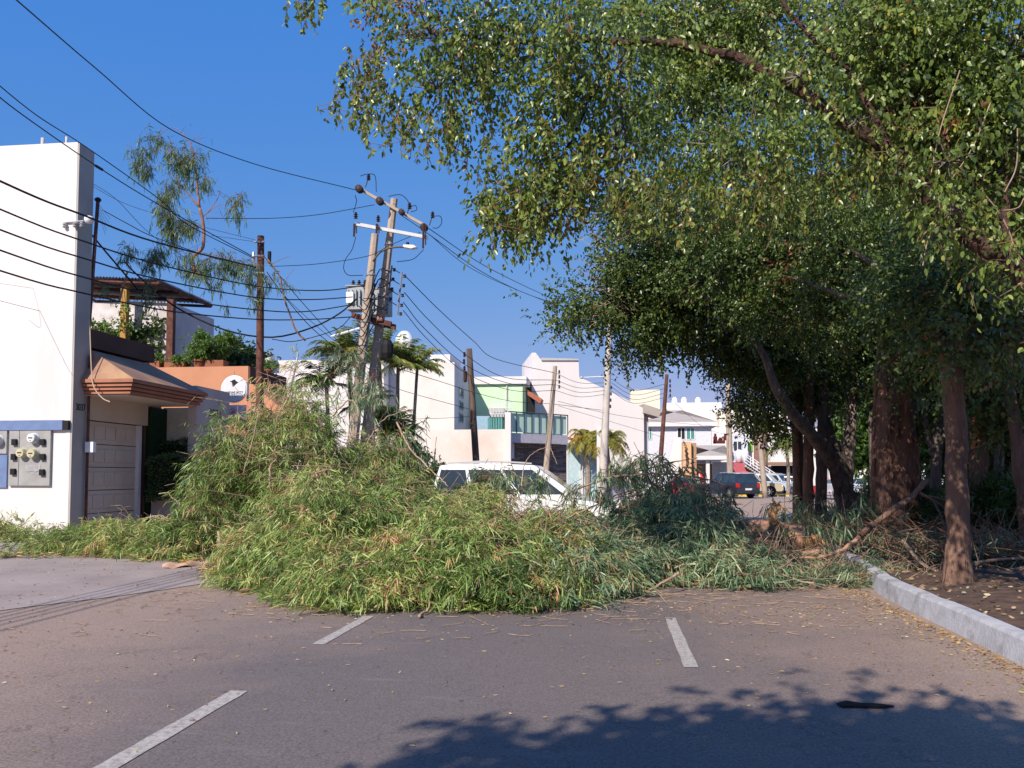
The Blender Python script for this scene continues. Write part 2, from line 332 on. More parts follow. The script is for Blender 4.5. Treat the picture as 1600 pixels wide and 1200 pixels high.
def leaves(name, P, D, L, Wd, material, parent=None, bend=0.0, wprof=(0.46, 0.40), tpos=(0.3, 0.72), fold=0.12, rnd=None, seed=1):
    g = np.random.default_rng(seed); N = len(P)
    D = unit(D); A = unit(g.normal(size=(N, 3))); Sd = unit(np.cross(D, A)); Nn = np.cross(Sd, D)
    L = np.broadcast_to(np.asarray(L, float), (N,)) * g.uniform(0.7, 1.25, N); Wd = np.broadcast_to(np.asarray(Wd, float), (N,)) * g.uniform(0.75, 1.2, N)
    def mid(t):
        p = P + D * (L * t)[:, None]
        p[:, 2] -= bend * L * t * t
        return p
    b, m1, m2, tip = mid(0), mid(tpos[0]), mid(tpos[1]), mid(1.0)
    w1 = (Wd * wprof[0])[:, None]; w2 = (Wd * wprof[1])[:, None]; fo = (Wd * fold)[:, None] * Nn
    V = np.stack([b, m1 + Sd * w1 + fo, m2 + Sd * w2 + fo, tip, m2 - Sd * w2 + fo, m1 - Sd * w1 + fo], 1).reshape(-1, 3)
    base = np.arange(N)[:, None] * 6
    Q = np.concatenate([base + np.array([[0, 1, 2, 3]]), base + np.array([[0, 3, 4, 5]])], 0)
    r = g.uniform(0, 1, N) if rnd is None else rnd
    return np_mesh(name, V, Q, material, parent, np.repeat(np.clip(r, 0, 1), 6))

def twigs(name, A, B, ra, rb, material, parent=None):
    """many straight three-sided twigs from A to B as one mesh"""
    N = len(A); D = unit(B - A); ref = np.where(np.abs(D[:, 2:3]) > 0.9, np.array([[1., 0, 0]]), np.array([[0., 0, 1.]]))
    a = unit(np.cross(D, ref)); b = np.cross(D, a); ra = np.broadcast_to(ra, (N,)); rb = np.broadcast_to(rb, (N,))
    vs = []
    for (C, r) in ((A, ra), (B, rb)):
        for j in range(3):
            t = 2 * math.pi * j / 3; vs.append(C + (a * math.cos(t) + b * math.sin(t)) * r[:, None])
    V = np.stack(vs, 1).reshape(-1, 3); base = np.arange(N)[:, None] * 6
    Q = np.concatenate([base + np.array([[j, (j + 1) % 3, 3 + (j + 1) % 3, 3 + j]]) for j in range(3)], 0)
    return tag(np_mesh(name, V, Q, material, parent), kind='stuff')

def npv(v): return np.array((v[0], v[1], v[2]), float)

def sprigs(O, T, length, k, spread, down, seed):
    """k leaves along each sprig; returns leaf origins, leaf directions, sprig index"""
    g = np.random.default_rng(seed); N = len(O); T = unit(T)
    length = np.broadcast_to(length, (N,))
    t = (np.arange(k)[None, :] + g.uniform(0, 1, (N, k))) / k
    P = O[:, None, :] + T[:, None, :] * (t * length[:, None])[..., None]
    P[..., 2] -= 0.35 * down * (t ** 2) * length[:, None]
    P += g.normal(size=P.shape) * 0.05 * length[:, None, None]
    D = T[:, None, :] * 0.6 + g.normal(size=P.shape) * spread
    D[..., 2] -= down
    return P.reshape(-1, 3), D.reshape(-1, 3), np.repeat(np.arange(N), k)

CLUMP_TONE = [None]
def clumpcloud(blobs, n_sprigs, seed, sub=26, sig=0.3):
    """sprig origins clustered in sub-clumps inside ellipsoids: (centre, (rx,ry,rz), weight)"""
    g = np.random.default_rng(seed); out = []; cen = []; tone = []
    wt = np.array([b[2] for b in blobs], float); wt /= wt.sum()
    for (c, r, _), w in zip(blobs, wt):
        n = max(8, int(n_sprigs * w)); c = npv(c); r = np.array(r, float)
        ks = max(5, int(sub * (r.prod() ** (1 / 3)) ** 1.6))
        u = unit(g.normal(size=(ks, 3))) * (g.uniform(0, 1, (ks, 1)) ** 0.42)
        sc = c + u * r
        pick = g.integers(0, ks, n)
        sz = g.uniform(0.6, 1.5, ks)[pick][:, None]
        p = sc[pick] + g.normal(size=(n, 3)) * sig * sz * np.array([1, 1, 0.75])
        out.append(p); cen.append(np.broadcast_to(c, (n, 3))); tone.append(g.normal(0, .17, ks)[pick])
    CLUMP_TONE[0] = np.concatenate(tone)
    return np.concatenate(out), np.concatenate(cen)

def smoothpath(pts, n=24):
    P = [Vector(p) for p in pts]; P = [2 * P[0] - P[1]] + P + [2 * P[-1] - P[-2]]; out = []
    segs = len(P) - 3
    for i in range(segs):
        a, b, c, d = P[i:i + 4]; m = max(2, n // segs)
        for j in range(m):
            t = j / m
            out.append(0.5 * ((2 * b) + (c - a) * t + (2 * a - 5 * b + 4 * c - d) * t * t + (3 * b - a - 3 * c + d) * t ** 3))
    out.append(P[-2]); return out

def limb(mb, pts, r0, r1, n=10, m=0, steps=22, wob=0.0, seed=0):
    pth = smoothpath(pts, steps); k = len(pth); g = random.Random(seed)
    if wob:
        pth = [p + Vector((g.uniform(-wob, wob), g.uniform(-wob, wob), g.uniform(-wob, wob))) * (0 if i in (0, k - 1) else 1) for i, p in enumerate(pth)]
    mb.tube(pth, [(r0 + (r1 - r0) * (i / (k - 1))) * g.uniform(0.93, 1.07) for i in range(k)], n, m)
    return pth

def text_mesh(name, body, size, material, parent, loc, rot, depth=0.004, sx=1.0):
    cu = bpy.data.curves.new('lettering', 'FONT'); cu.body = body; cu.size = size; cu.extrude = depth; cu.align_x = 'CENTER'; cu.align_y = 'CENTER'
    tmp = bpy.data.objects.new('lettering_source', cu); S.collection.objects.link(tmp)
    dg = bpy.context.evaluated_depsgraph_get()
    me = bpy.data.meshes.new_from_object(tmp.evaluated_get(dg)); bpy.data.objects.remove(tmp); bpy.data.curves.remove(cu)
    me.materials.clear(); me.materials.append(material)
    o = bpy.data.objects.new(name, me); S.collection.objects.link(o); o.parent = parent
    o.location = loc; o.rotation_euler = rot; o.scale = (sx, 1, 1); return o

# ================================================================== THE SETTING
def sheet(name, pts, z, material):
    mb = MB(); mb.add([(x, y, z) for x, y in pts], [tuple(range(len(pts)))]); return tag(mb.build(name, material), kind='structure')
sheet('ground', [(-400, -120), (400, -120), (400, 900), (-400, 900)], 0.0, mat('far_ground', (0.20, 0.17, 0.15), 0.95, (0.15, 0.125, 0.11), 0.3))
sheet('road', [(-9, -25), (60, -25), (60, 60), (4, 60), (0, 50), (-4.5, 38), (-8, 30), (-9, 20)], 0.004, asphalt)
ap = [(-40, -25), (-9.4, -25), (-8.6, 4)] + [tuple(G(a_, b_).xy) for a_, b_ in ((-20, 958), (40, 950), (150, 937), (260, 922), (372, 904))] + [(-6.1, 14), (-7, 18), (-8.5, 24), (-9, 32), (-40, 32)]
sheet('pavement', ap, 0.012, apronmat)
sheet('far_pavement', [(3, 57.5), (60, 57.5), (60, 66), (3, 66)], 0.010, mat('far_paving', (0.32, 0.27, 0.24), 0.9))

def dash(x0, y0, y1, wid, lean=0.0, poly=None):
    mb = MB(); k = 12; vs = []
    g = random.Random(int(y0 * 10)); 
    for i in range(k + 1):
        y = y0 + (y1 - y0) * i / k; x = x0 + lean * (y - y0)
        vs += [(x - wid / 2 + g.uniform(-.004, .004), y, 0.009), (x + wid / 2 + g.uniform(-.004, .004), y, 0.009)]
    mb.add(vs, [(2 * i, 2 * i + 1, 2 * i + 3, 2 * i + 2) for i in range(k)])
    return tag(mb.build('road_marking', paint), kind='structure')
def dash_px(a, b, wid):
    A, B = G(*a), G(*b); return dash(A.x, A.y, B.y, wid, (B.x - A.x) / (B.y - A.y))
dash_px((120, 1228), (374, 1081), 0.135)
dash_px((497, 1008), (577, 963.5), 0.12)
dash_px((1080, 1044), (1047, 966), 0.115)

# median: raised bed of soil inside a thick kerb
KZ = 0.23
kerb_line = [(3.32, -14), (3.34, -4), (3.38, 3), (3.42, 7), (3.47, 9.5), (3.56, 11.6), (3.85, 14), (4.3, 18), (4.9, 23), (5.6, 28), (6.4, 31), (7.8, 33), (10, 34.2), (14, 35), (26, 37), (48, 40)]
inner = [(x + 0.19 * (1 if y < 30 else .6), y - (0.0 if y < 30 else 0.16)) for x, y in kerb_line]
mb = MB(); vs = [(x, y, 0.07 + 0.05 * math.sin(y * 1.3)) for x, y in inner]
bm_soil = MB()
# soil as a finely divided sheet with small undulation
nx, ny = 90, 120; SV = []; gx = np.linspace(0, 1, nx); ys = np.linspace(-14, 36, ny)
kl = np.array(inner)
def kerb_x(y): return float(np.interp(y, kl[:, 1], kl[:, 0]))
for y in ys:
    x0 = kerb_x(min(y, 33.5)); x0 = x0 if y < 33.5 else 12 + (y - 33.5) * 6
    for u in gx:
        x = x0 + (40 - x0) * u ** 1.6
        SV.append((x, y, 0.15 + 0.05 * math.sin(x * 2.1 + y) * math.cos(y * 1.7 - x) + random.uniform(-.012, .012) + 0.18 * min(1, max(0, (x - x0) / 4))))
SQ = np.array([[j * nx + i, j * nx + i + 1, (j + 1) * nx + i + 1, (j + 1) * nx + i] for j in range(ny - 1) for i in range(nx - 1)])
tag(np_mesh('median_ground', np.array(SV), SQ, soil, smooth=True), kind='structure')
mbk = MB(); k = len(kerb_line)
kp = smoothpath([(x, y, 0) for x, y in kerb_line], 90); prof = [(-0.015, 0.0), (0.03, KZ - 0.03), (0.055, KZ), (0.175, KZ + 0.004), (0.20, KZ - 0.02), (0.21, 0.02)]
vs = []; gk = random.Random(4)
for i, p in enumerate(kp):
    d = (kp[min(i + 1, len(kp) - 1)] - kp[max(i - 1, 0)]).normalized(); nrm = Vector((d.y, -d.x, 0)); j = gk.uniform(-.006, .006)
    for (a, z) in prof: vs.append((p.x + nrm.x * (a + j), p.y + nrm.y * (a + j), z + (j if z > 0.1 else 0)))
q = len(prof)
mbk.add(vs, [(i * q + j, i * q + j + 1, (i + 1) * q + j + 1, (i + 1) * q + j) for i in range(len(kp) - 1) for j in range(q - 1)])
tag(mbk.build('kerb', kerbmat), kind='structure')

# ================================================================== LEFT: WHITE TOWER WITH METERS
def front_box(mbx, px0, px1, pyt, Y, depth, z0=0.0, m=0, pyb=None):
    a, b = W(px0, pyt, Y), W(px1, pyt, Y); zb = z0 if pyb is None else W((px0 + px1) / 2, pyb, Y).z
    mbx.box((a.x, Y, zb), (b.x, Y + depth, (a.z + b.z) / 2), m)
    return a.x, b.x, zb, (a.z + b.z) / 2

YT = G(105, 845).y
t = thing('white_building', 'tall blank white building front with blue band and electric meters', 'building', (-14, YT, 0))
t.location = (0, 0, 0)
xr = G(105, 845).x
ztop = W(121, 222, YT).z
mb = MB(); mb.box((-24, YT, 0), (xr, YT + 0.62, ztop)); mb.build('front_wall', white, t)
mb = MB(); mb.box((xr + .002, YT + .004, 0), (xr + .05, YT + .60, ztop - .03)); mb.build('side_wall', side_shade_col, t)
zb = W(60, 657, YT).z
mb = MB(); mb.box((-24, YT - .09, zb - .24), (W(101, 660, YT).x, YT, zb)); mb.build('blue_band', bluepaint, t)
mb = MB(); mb.box((W(101, 660, YT).x, YT - .085, zb - .235), (xr, YT, zb - .01)); mb.build('band_end_cap', black, t)
def meterbox(px0, px1, py0, py1, meters, breakers, door=None):
    a = W(px0, py0, YT); b = W(px1, py1, YT)
    c = MB(); c.box((a.x, YT - .07, b.z), (b.x, YT, a.z)); cab = c.build('meter_cabinet', greybox, t, bevel=.006)
    s = MB(); sx = a.x + (b.x - a.x) * .25; s.box((sx - .004, YT - .075, b.z), (sx + .004, YT - .07, a.z)); s.build('panel_seam', black, cab)
    for (mx, my, mt) in meters:
        p = W(mx, my, YT); q = MB(); q.lathe((p.x, YT - .07, p.z), [(.13, 0), (.13, -.02), (.118, -.03), (.112, -.13), (.10, -.15), (.0001, -.155)], 24, axis='y')
        mo = q.build('meter', mt, cab, smooth=False)
        f = MB(); f.box((p.x - .055, YT - .228, p.z - .01), (p.x + .055, YT - .224, p.z + .018)); f.box((p.x - .012, YT - .228, p.z - .07), (p.x + .012, YT - .224, p.z - .05)); f.build('meter_dial', black, mo)
    for (mx, my) in breakers:
        p = W(mx, my, YT); q = MB(); q.box((p.x - .06, YT - .14, p.z - .075), (p.x + .06, YT - .07, p.z + .075)); q.build('breaker', black, cab, bevel=.008)
meterglass = mat('meter_cover_yellowed', (0.55, 0.52, 0.34), 0.2, spec=0.6); meterwhite = mat('meter_cover_white', (0.75, 0.75, 0.75), 0.2, spec=0.6)
meterbox(18, 80, 671, 759, [(57, 685, meterwhite), (40, 708, meterglass), (57, 709, meterglass)], [(27, 691), (71, 691), (26, 714), (71, 714), (25, 737), (70, 738)])
meterbox(-30, 13, 671, 709, [(2, 688, meterwhite)], [])
mb = MB(); a = W(-30, 711, YT); b = W(12, 762, YT); mb.box((a.x, YT - .05, b.z), (b.x, YT, a.z)); mb.build('blue_cover_plate', bluepaint, t, bevel=.005)
mb = MB(); p = W(55, 732, YT); mb.add([(p.x - .2 + .4 * i / 6, YT - .078 - .004 * (i % 2), p.z + (.09 if r else -.07) + random.uniform(-.02, .02)) for r in range(2) for i in range(7)], [(i, i + 1, 8 + i, 7 + i) for i in range(6)]); mb.build('tattered_film', steel, t)
for (px, w) in ((67, .045), (104, .03)):
    p = W(px, 218, YT + .3); mb = MB(); mb.tube([(p.x, YT + .3, ztop - .1), (p.x, YT + .3, ztop + .28)], w, 8); mb.build('roof_pipe', paleconc, t, smooth=True)
text_mesh('house_number', '3037', .24, black, t, (xr + .056, YT + .30, W(117, 637, YT + .3).z), (R(90), 0, R(90)), sx=.8)
# conduit and service gear where the column meets the garage
mb = MB(); mb.tube([(xr + .12, YT + .52, 0), (xr + .12, YT + .52, 4.6)], .035, 8); mb.build('conduit', rust, t)
mb = MB(); p = W(137, 698, YT + .5); mb.box((xr + .10, YT + .44, p.z - .14), (xr + .32, YT + .56, p.z + .12)); mb.build('junction_box', white_clean, t)
pc = W(120, 352, YT + .2)
mb = MB(); mb.tube([(xr - .3, YT - .03, pc.z), (xr + .25, YT - .05, pc.z + .02)], .02, 6)
for dx in (-.25, 0.02, .2): mb.lathe((xr + dx, YT - .06, pc.z - .06), [(.03, -.08), (.055, -.05), (.03, -.02), (.055, .01), (.02, .05)], 10)
mb.build('wire_bracket', steel, t)
q = MB(); q.lathe((xr + .38, YT - .03, pc.z - .05), [(.02, .0), (.09, .02), (.12, .10), (.11, .17), (.03, .2)], 14); q.build('security_light', white_clean, t, smooth=True)

# ================================================================== GARAGE HOUSE
XG = xr
t = thing('garage_house', 'brown house with sloped canopy over a beige panelled garage door', 'house')
mb = MB(); mb.box((XG - 4, 19.46, 0), (XG - .35, 22.48, 4.85)); mb.build('wall', brown, t)
zt = W(240, 540, 22.58).z
mb = MB(); mb.box((XG - 4, 19.43, 4.851), (XG - .02, 22.63, 5.32)); mb.build('parapet', brown, t)
# door recess
dy0, dy1 = 19.53, 21.88
mb = MB(); mb.box((XG - .34, 19.43, 3.0), (XG + .0, 22.33, 3.62)); mb.build('lintel', beige, t)
mb = MB(); mb.box((XG - .33, dy1 + .03, 0), (XG - .002, dy1 + .16, 2.98)); mb.box((XG - .33, dy1 + .35, 0), (XG - .05, 22.33, 2.98), 1); mb.build('door_jamb', [white, brown], t)
door = MB(); hd = 2.99
nrow, ncol = 5, 5
door.box((XG - .14, dy0 - .08, 0.02), (XG - .10, dy1 + .03, hd))
dr = door.build('garage_door', beige, t)
pn = MB(); ln = MB()
for r_ in range(nrow):
    z0 = .02 + (hd - .02) * r_ / nrow; z1 = .02 + (hd - .02) * (r_ + 1) / nrow
    ln.box((XG - .099, dy0 - .08, z1 - .012), (XG - .095, dy1 + .02, z1 + .004))
    for c_ in range(ncol):
        ya = dy0 - .05 + (dy1 - dy0) * c_ / ncol + .05; yb = dy0 - .05 + (dy1 - dy0) * (c_ + 1) / ncol - .03
        pn.slab([(XG - .10, ya, z0 + .12), (XG - .10, yb, z0 + .12), (XG - .10, yb, z1 - .13), (XG - .10, ya, z1 - .13)], (.022, 0, 0))
pn.build_split('raised_panel', beige, dr, bevel=.008); ln.build_split('section_joint', dark, dr)
# canopy: sloped roof with stepped terracotta fascia, hipped at the near end
X0, X1 = XG - .02, XG + 1.42; Y0, Y1 = 19.33, 23.03; ZB, ZE, ZR = 3.62, 3.98, 4.78
fb = MB()
for i in range(4):
    o = .05 * i; zz = ZB + .09 * i
    fb.box((X0 - .05, Y0 - o, zz), (X1 - .14 + o, Y1 - .14 + o, zz + (.088 if i == 3 else .07)))
fb.box((X0 - .05, Y0 + .06, ZB - .02), (X1 - .2, Y1 - .2, ZB + .3))
fb.build('fascia', terracotta, t)
sf = MB(); sf.box((X0, Y0 + .05, ZB - .04), (X1 - .2, Y1 - .2, ZB - .021)); sf.build('soffit', beige, t)
rf = MB()
A = (X0, Y0 - .1, ZE); B = (X1, Y0 - .1, ZE); C = (X1, Y1, ZE); D = (X0, Y1, ZE); E = (X0, Y0 + .35, ZR); F = (X0, Y1 - .7, ZR)
rf.add([A, B, C, D, E, F], [(0, 1, 4), (1, 2, 5, 4), (2, 3, 5), (0, 4, 5, 3), (0, 3, 2, 1)]); rf.build('canopy_roof', roofbrown, t)
cv = MB(); cv.tube(smoothpath([W(140, 500, 19.28), W(143, 580, 19.18), W(147, 605, 19.08), W(160, 622, 19.08), W(172, 628, 19.08)], 20), .014, 5); cv.build('loose_cable', mat('pale_cable', (.55, .4, .3), .7), t)

# masts on the garage roof
for nm, (xa, ya, xb, yb, YY, rr), lb in (('antenna_mast', (153, 313, 136, 560, 19.78, .045), 'tall rusty antenna mast rising beside the white tower'), ('antenna_mast', (138, 412, 134, 560, 19.58, .05), 'short dark mast standing behind the taller antenna mast')):
    m_ = MB(); a, b = W(xa, ya, YY), W(xb, yb, YY); b.z = 4.7
    m_.tube([b, a], rr, 8); o = tag(m_.build(nm, rust, smooth=True), lb, 'mast')
    c_ = MB(); c_.lathe((a.x, a.y, a.z), [(.05, -.04), (.09, 0), (.07, .05), (.02, .08)], 10); c_.build('mast_cap', black, o)
    if rr < .05:
        e_ = MB()
        for k_ in range(5): e_.tube([a + Vector((.02, 0, -.1 - .06 * k_)), a + Vector((.35 - .03 * k_, 0, -.5 - .1 * k_))], .006, 4)
        e_.tube([a + Vector((-.45, 0, .05)), a + Vector((-.32, 0, -.65))], .01, 4)
        for k_ in range(5): e_.tube([a + Vector((-.60 + .03 * k_, 0, -.02 - .12 * k_)), a + Vector((-.28 + .03 * k_, 0, .05 - .12 * k_))], .007, 4)
        e_.build_split('antenna_rod', steel, o)

# ================================================================== ROOF TERRACE HOUSE
t = thing('terrace_house', 'pale block house with a rusty corrugated roof over its terrace', 'house')
mb = MB(); a = W(120, 462, 28.1); b = W(267, 470, 28.1); mb.box((a.x - 3, 28.1, 0), (b.x, 28.4, b.z)); 
mb.build('terrace_wall', mat('flaking_white_wall', (.72, .68, .68), .95, (.55, .50, .50), 2.2, stain=(.28, .25, .25), stain_amt=.6, stain_scale=1.6), t)
mb = MB(); c = W(332, 478, 31.5); mb.box((b.x - 5, 28.41, 0), (b.x - .001, 31.4, b.z - .05)); mb.build('side_block', stonegrey, t)  # pale block's side in a greyer tone, its shade put into the colour
R0 = [W(100, 431, 27.3), W(249, 437, 27.3), W(332, 474, 31.6), W(150, 466, 31.6)]
def lerp(a, b, u): return a + (b - a) * u
rv = MB(); K = 60; vs = []
for i in range(K + 1):
    u = i / K; o_ = Vector((0, 0, .045 * (1 if i % 2 else -1)))
    vs += [lerp(R0[0], R0[1], u) + o_, lerp(R0[3], R0[2], u) + o_]
rv.add(vs, [(2 * i, 2 * i + 2, 2 * i + 3, 2 * i + 1) for i in range(K)]); rv.build('corrugated_roof', rusttop, t)
rv = MB()
for u in (0.02, .35, .7, .98): rv.tube([lerp(R0[0], R0[3], u) - Vector((0, 0, .14)), lerp(R0[1], R0[2], u) - Vector((0, 0, .14))], .06, 4)
rv.tube([R0[1] - Vector((.05, 0, .1)), R0[2] - Vector((.05, 0, .1))], .07, 4); rv.tube([R0[0] - Vector((.05, 0, .1)), R0[3] - Vector((.05, 0, .1))], .07, 4)
rv.build_split('roof_beam', rust, t)
mb = MB(); p = W(196, 440, 27.6); mb.box((p.x - .11, 27.5, 3), (p.x + .11, 27.7, p.z)); mb.build('ochre_post', yellowpost, t)
mb = MB(); p = W(268, 470, 27.9); mb.box((p.x - .12, 27.8, 3), (p.x + .12, 28.0, p.z + .1)); mb.build('dark_post', rust, t)
mb = MB(); mb.box((-19, 22.7, 0), (W(238, 600, 27.55).x, 28.05, 4.6)); mb.build('lower_storey', brown, t)

# ================================================================== ORANGE HOUSE with shop signs
t = thing('orange_house', 'orange two storey house with flowerpots on its parapet', 'house')
xo0 = W(236, 572, 27.6).x; xo1 = W(388, 572, 27.6).x; zo = W(380, 572, 27.6).z
mb = MB(); mb.box((xo0, 27.6, 0), (xo1, 30.5, zo)); mb.build('front_wall', orange, t)
mb = MB(); mb.box((xo1 + .003, 27.62, 2.6), (xo1 + .06, 30.9, zo - .02)); mb.box((xo1 - .2, 27.5, 2.4), (xo1 + .5, 27.9, 3.0)); mb.build('side_wall', brown, t)
mb = MB(); a = W(388, 600, 27.4); b = W(470, 650, 27.4); mb.slab([(a.x, 27.4, a.z), (a.x + .15, 27.4, a.z), (b.x, 27.4, b.z - .3), (a.x, 27.4, b.z - .3)], (0, 2.5, 0)); mb.build('sloping_wall', orange, t)
DYE = -1.35
# front yard: cream recess wall, green wall, number wall
t2 = thing('entrance_house', 'pinkish entrance wall numbered 3022 beside the garage canopy', 'house')
xc0, xc1 = W(240, 660, 23.40).x, W(306, 660, 23.40).x
mb = MB(); mb.box((xc0 + .3, 23.40, 0), (xc1, 23.55, 3.6)); mb.build('cream_wall', cream, t2)
mb = MB(); mb.box((XG - .3, 22.50, 0), (XG - .02, 23.39, 3.55)); mb.build('green_wall', dkgreen, t2)
mb = MB(); yy0, yy1 = 22.90, 25.00; X3 = W(307, 640, yy0).x
mb.box((X3 - .25, yy0, 0), (X3, yy0 + .06, 4.2)); mb.box((X3 - .25, yy0 + .061, 2.55), (X3, yy1, 4.2)); mb.box((X3 - .25, yy1 - .12, 0), (X3, yy1, 2.549)); mb.box((X3 - .6, yy0 + .1, 0), (X3 - .5, yy1, 2.6))
mb.build('number_wall', pinkgrey, t2)
text_mesh('house_number', '3022', .30, mat('number_plate_red', (.05, .008, .012), .6), t2, (X3 + .006, yy0 + 1.15, W(328, 645, yy0 + .9).z), (R(90), 0, R(90)), sx=1.35)
# planter, hedges
t = thing('planter_wall', 'low pinkish planter wall under the dark clipped hedge', 'planter')
mb = MB(); a = W(236, 778, 22.50); b = W(306, 778, 22.50); mb.slab([(a.x, 22.50, 0.25), (b.x - .02, 22.50, 0), (b.x, 22.50, a.z + .05), (a.x, 22.50, a.z + .05)], (0, .7, 0)); mb.build('planter', pinkgrey, t)

def box_hedge(name, label, x0, x1, y0, y1, z0, z1, n, material, leaf=(.05, .03), seed=3, group=None):
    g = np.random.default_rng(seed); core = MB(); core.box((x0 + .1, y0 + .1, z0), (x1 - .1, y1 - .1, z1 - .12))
    o = thing(name, label, 'hedge', (0, 0, 0), 0, group); core.build('dark_core', mat('hedge_core', (.012, .02, .008), 1), o)  # near-black box fills the hedge behind its leaves
    u = g.uniform(0, 1, (n, 3)); ax = g.integers(0, 3, n); sd = g.integers(0, 2, n)
    u[np.arange(n), ax] = sd; P = np.array([x0, y0, z0]) + u * np.array([x1 - x0, y1 - y0, z1 - z0]) + g.normal(size=(n, 3)) * .035
    P += 0.05 * np.sin(P[:, [1, 2, 0]] * 5)
    leaves('foliage', P, g.normal(size=(n, 3)), leaf[0], leaf[1], material, o, seed=seed); return o
xh0 = W(233, 700, 22.00).x; xh1 = W(316, 700, 22.00).x
box_hedge('clipped_hedge', 'large dark clipped box hedge on the planter by the garage', xh0, xh1, 21.95, 23.10, W(270, 778, 22.00).z, W(270, 713, 22.00).z, 9000, darkleaf)
box_hedge('clipped_hedge', 'smaller dark shrub rising above the clipped hedge', W(236, 700, 23.10).x, W(294, 700, 23.10).x, 22.90, 23.35, W(270, 713, 23.00).z, W(270, 688, 23.00).z, 3000, darkleaf, seed=5)
# red thing by planter: rubbish bag / gas bottle
p = G(315, 835); mb = MB(); pz = W(315, 777, 21.90)
mb.lathe((pz.x, 21.90, pz.z - .2), [(.02, -.02), (.17, .02), (.19, .12), (.19, .26), (.13, .38), (.03, .43)], 16)
o = mb.build('gas_cylinder', mat('red_enamel', (.75, .03, .02), .4), smooth=True); tag(o, 'red rounded cylinder beside the hedge and the green branches', 'cylinder')
mb = MB(); mb.lathe((pz.x, 21.90, pz.z - .2), [(.13, -.62), (.15, -.6), (.15, -.03), (.1, -.02)], 12); mb.build('stand', pinkgrey, o)

# shop signs
t = thing('round_sign', 'round white shop sign on a bracket above the branches', 'sign')
c = W(366, 608, 26.2); r_ = 0.42
mb = MB(); mb.lathe((c.x, 26.2, c.z), [(r_, .05), (r_, -.05)], 40, axis='y'); mb.build('sign_face', mat('sign_white', (.72, .74, .80), .5), t)
mb = MB(); mb.tube([(c.x + (r_ + .012) * math.cos(k_ * math.pi / 24), 26.2, c.z + (r_ + .012) * math.sin(k_ * math.pi / 24)) for k_ in range(49)], .03, 6, cap=False); mb.build('sign_rim', white_clean, t)
mb = MB()
for dz in (.24, -.16): mb.tube([(X3 + .05, 26.2, c.z + dz), (c.x - .3, 26.2, c.z + dz)], .02, 6)
mb.tube([(X3 + .05, 26.2, c.z - .4), (X3 + .05, 26.2, c.z + .25)], .04, 4); mb.tube([(c.x, 26.2, c.z + r_), (c.x, 26.2, c.z + r_ + .18)], .008, 4); mb.build('bracket', steel, t)
mb = MB(); yf = 26.142
head = [(-.03, .30), (.04, .32), (.09, .26), (.16, .22), (.08, .16), (.02, .10), (-.03, .08), (-.05, .16), (-.06, .22), (-.14, .26), (-.06, .27)]
mb.add([(c.x + x, yf, c.z + z) for x, z in head], [tuple(range(len(head)))]); mb.build('emblem', black, t)
text_mesh('lettering', 'NARTUNE SACTY', .105, black, t, (c.x, yf, c.z - .12), (R(90), 0, 0), .002, .78)
text_mesh('lettering', 'SC  SR', .05, black, t, (c.x, yf, c.z - .19), (R(90), 0, 0), .002)
mb = MB(); mb.box((c.x - .18, yf, c.z - .255), (c.x + .18, yf + .003, c.z - .25)); mb.build('underline', mat('sign_red', (.45, .1, .12), .6), t)
t = thing('flower_sign', 'white rectangular sign with a pink outlined flower under the round one', 'sign')
a = W(344, 633, 26.1); b = W(384, 659, 26.1)
mb = MB(); mb.box((a.x, 26.1, b.z), (b.x, 26.15, a.z)); mb.build('sign_face', mat('sign_pinkish', (.80, .72, .76), .5), t)
mb = MB(); cx, cz = (a.x + b.x) / 2, (a.z + b.z) / 2 + .05
for k_ in range(5):
    th = k_ * 2 * math.pi / 5 + .3; pc_ = Vector((cx + .075 * math.cos(th), 26.095, cz + .075 * math.sin(th)))
    mb.tube([pc_ + Vector((.055 * math.cos(q_ * .6), 0, .055 * math.sin(q_ * .6))) for q_ in range(11)], .007, 4)
mb.tube([(cx + .02, 26.095, cz + .03), (cx - .02, 26.095, cz - .02), (cx + .03, 26.095, cz - .03)], .006, 4); mb.build('flower_emblem', mat('sign_pink', (.75, .12, .22), .6), t)

# ================================================================== generic plants
def leafball(parent, blobs, n, k, material, L, Wd, seed, down=.3, slen=.25, spread=.6, sub=26, sig=.25, bend=0.1, name='foliage'):
    O, C = clumpcloud(blobs, n, seed, sub, sig); g = np.random.default_rng(seed + 1)
    T = unit(O - C + 1e-6) + g.normal(size=O.shape) * .6
    P, D, ix = sprigs(O, T, slen, k, spread, down, seed + 2)
    r = np.clip(CLUMP_TONE[0][ix] + g.normal(.45, .12, len(O))[ix] + g.normal(0, .15, len(P)), 0, 1)
    return leaves(name, P, D, L, Wd, material, parent, bend, rnd=r, seed=seed + 3)

def pot_plant(px, pyb, Y, label, pw, ph, crown, box=False, seed=1, material=farleaf):
    b = W(px, pyb, Y); t = thing('potted_plant', label, 'plant', (0, 0, 0), 0, 'plants on the parapet')
    m_ = MB()
    if box: m_.box((b.x - pw, Y - .2, zo), (b.x + pw, Y + .2, zo + ph))
    else: m_.lathe((b.x, Y, zo), [(pw * .65, 0), (pw * .95, ph * .8), (pw * 1.1, ph * .8), (pw * 1.1, ph), (pw * .9, ph), (pw * .85, ph * .8)], 18)
    m_.build('pot', claypot, t, smooth=False)
    st = MB(); top = (b.x, Y, zo + ph + crown[2] * .7); st.tube([(b.x, Y, zo + ph * .7), top], .025, 5); st.build('stem', twigmat, t)
    leafball(t, [((b.x, Y, zo + ph + crown[2]), (crown[0], crown[1], crown[2]), 1)], crown[3], 8, material, .09, .04, seed, slen=.16, sig=.1)
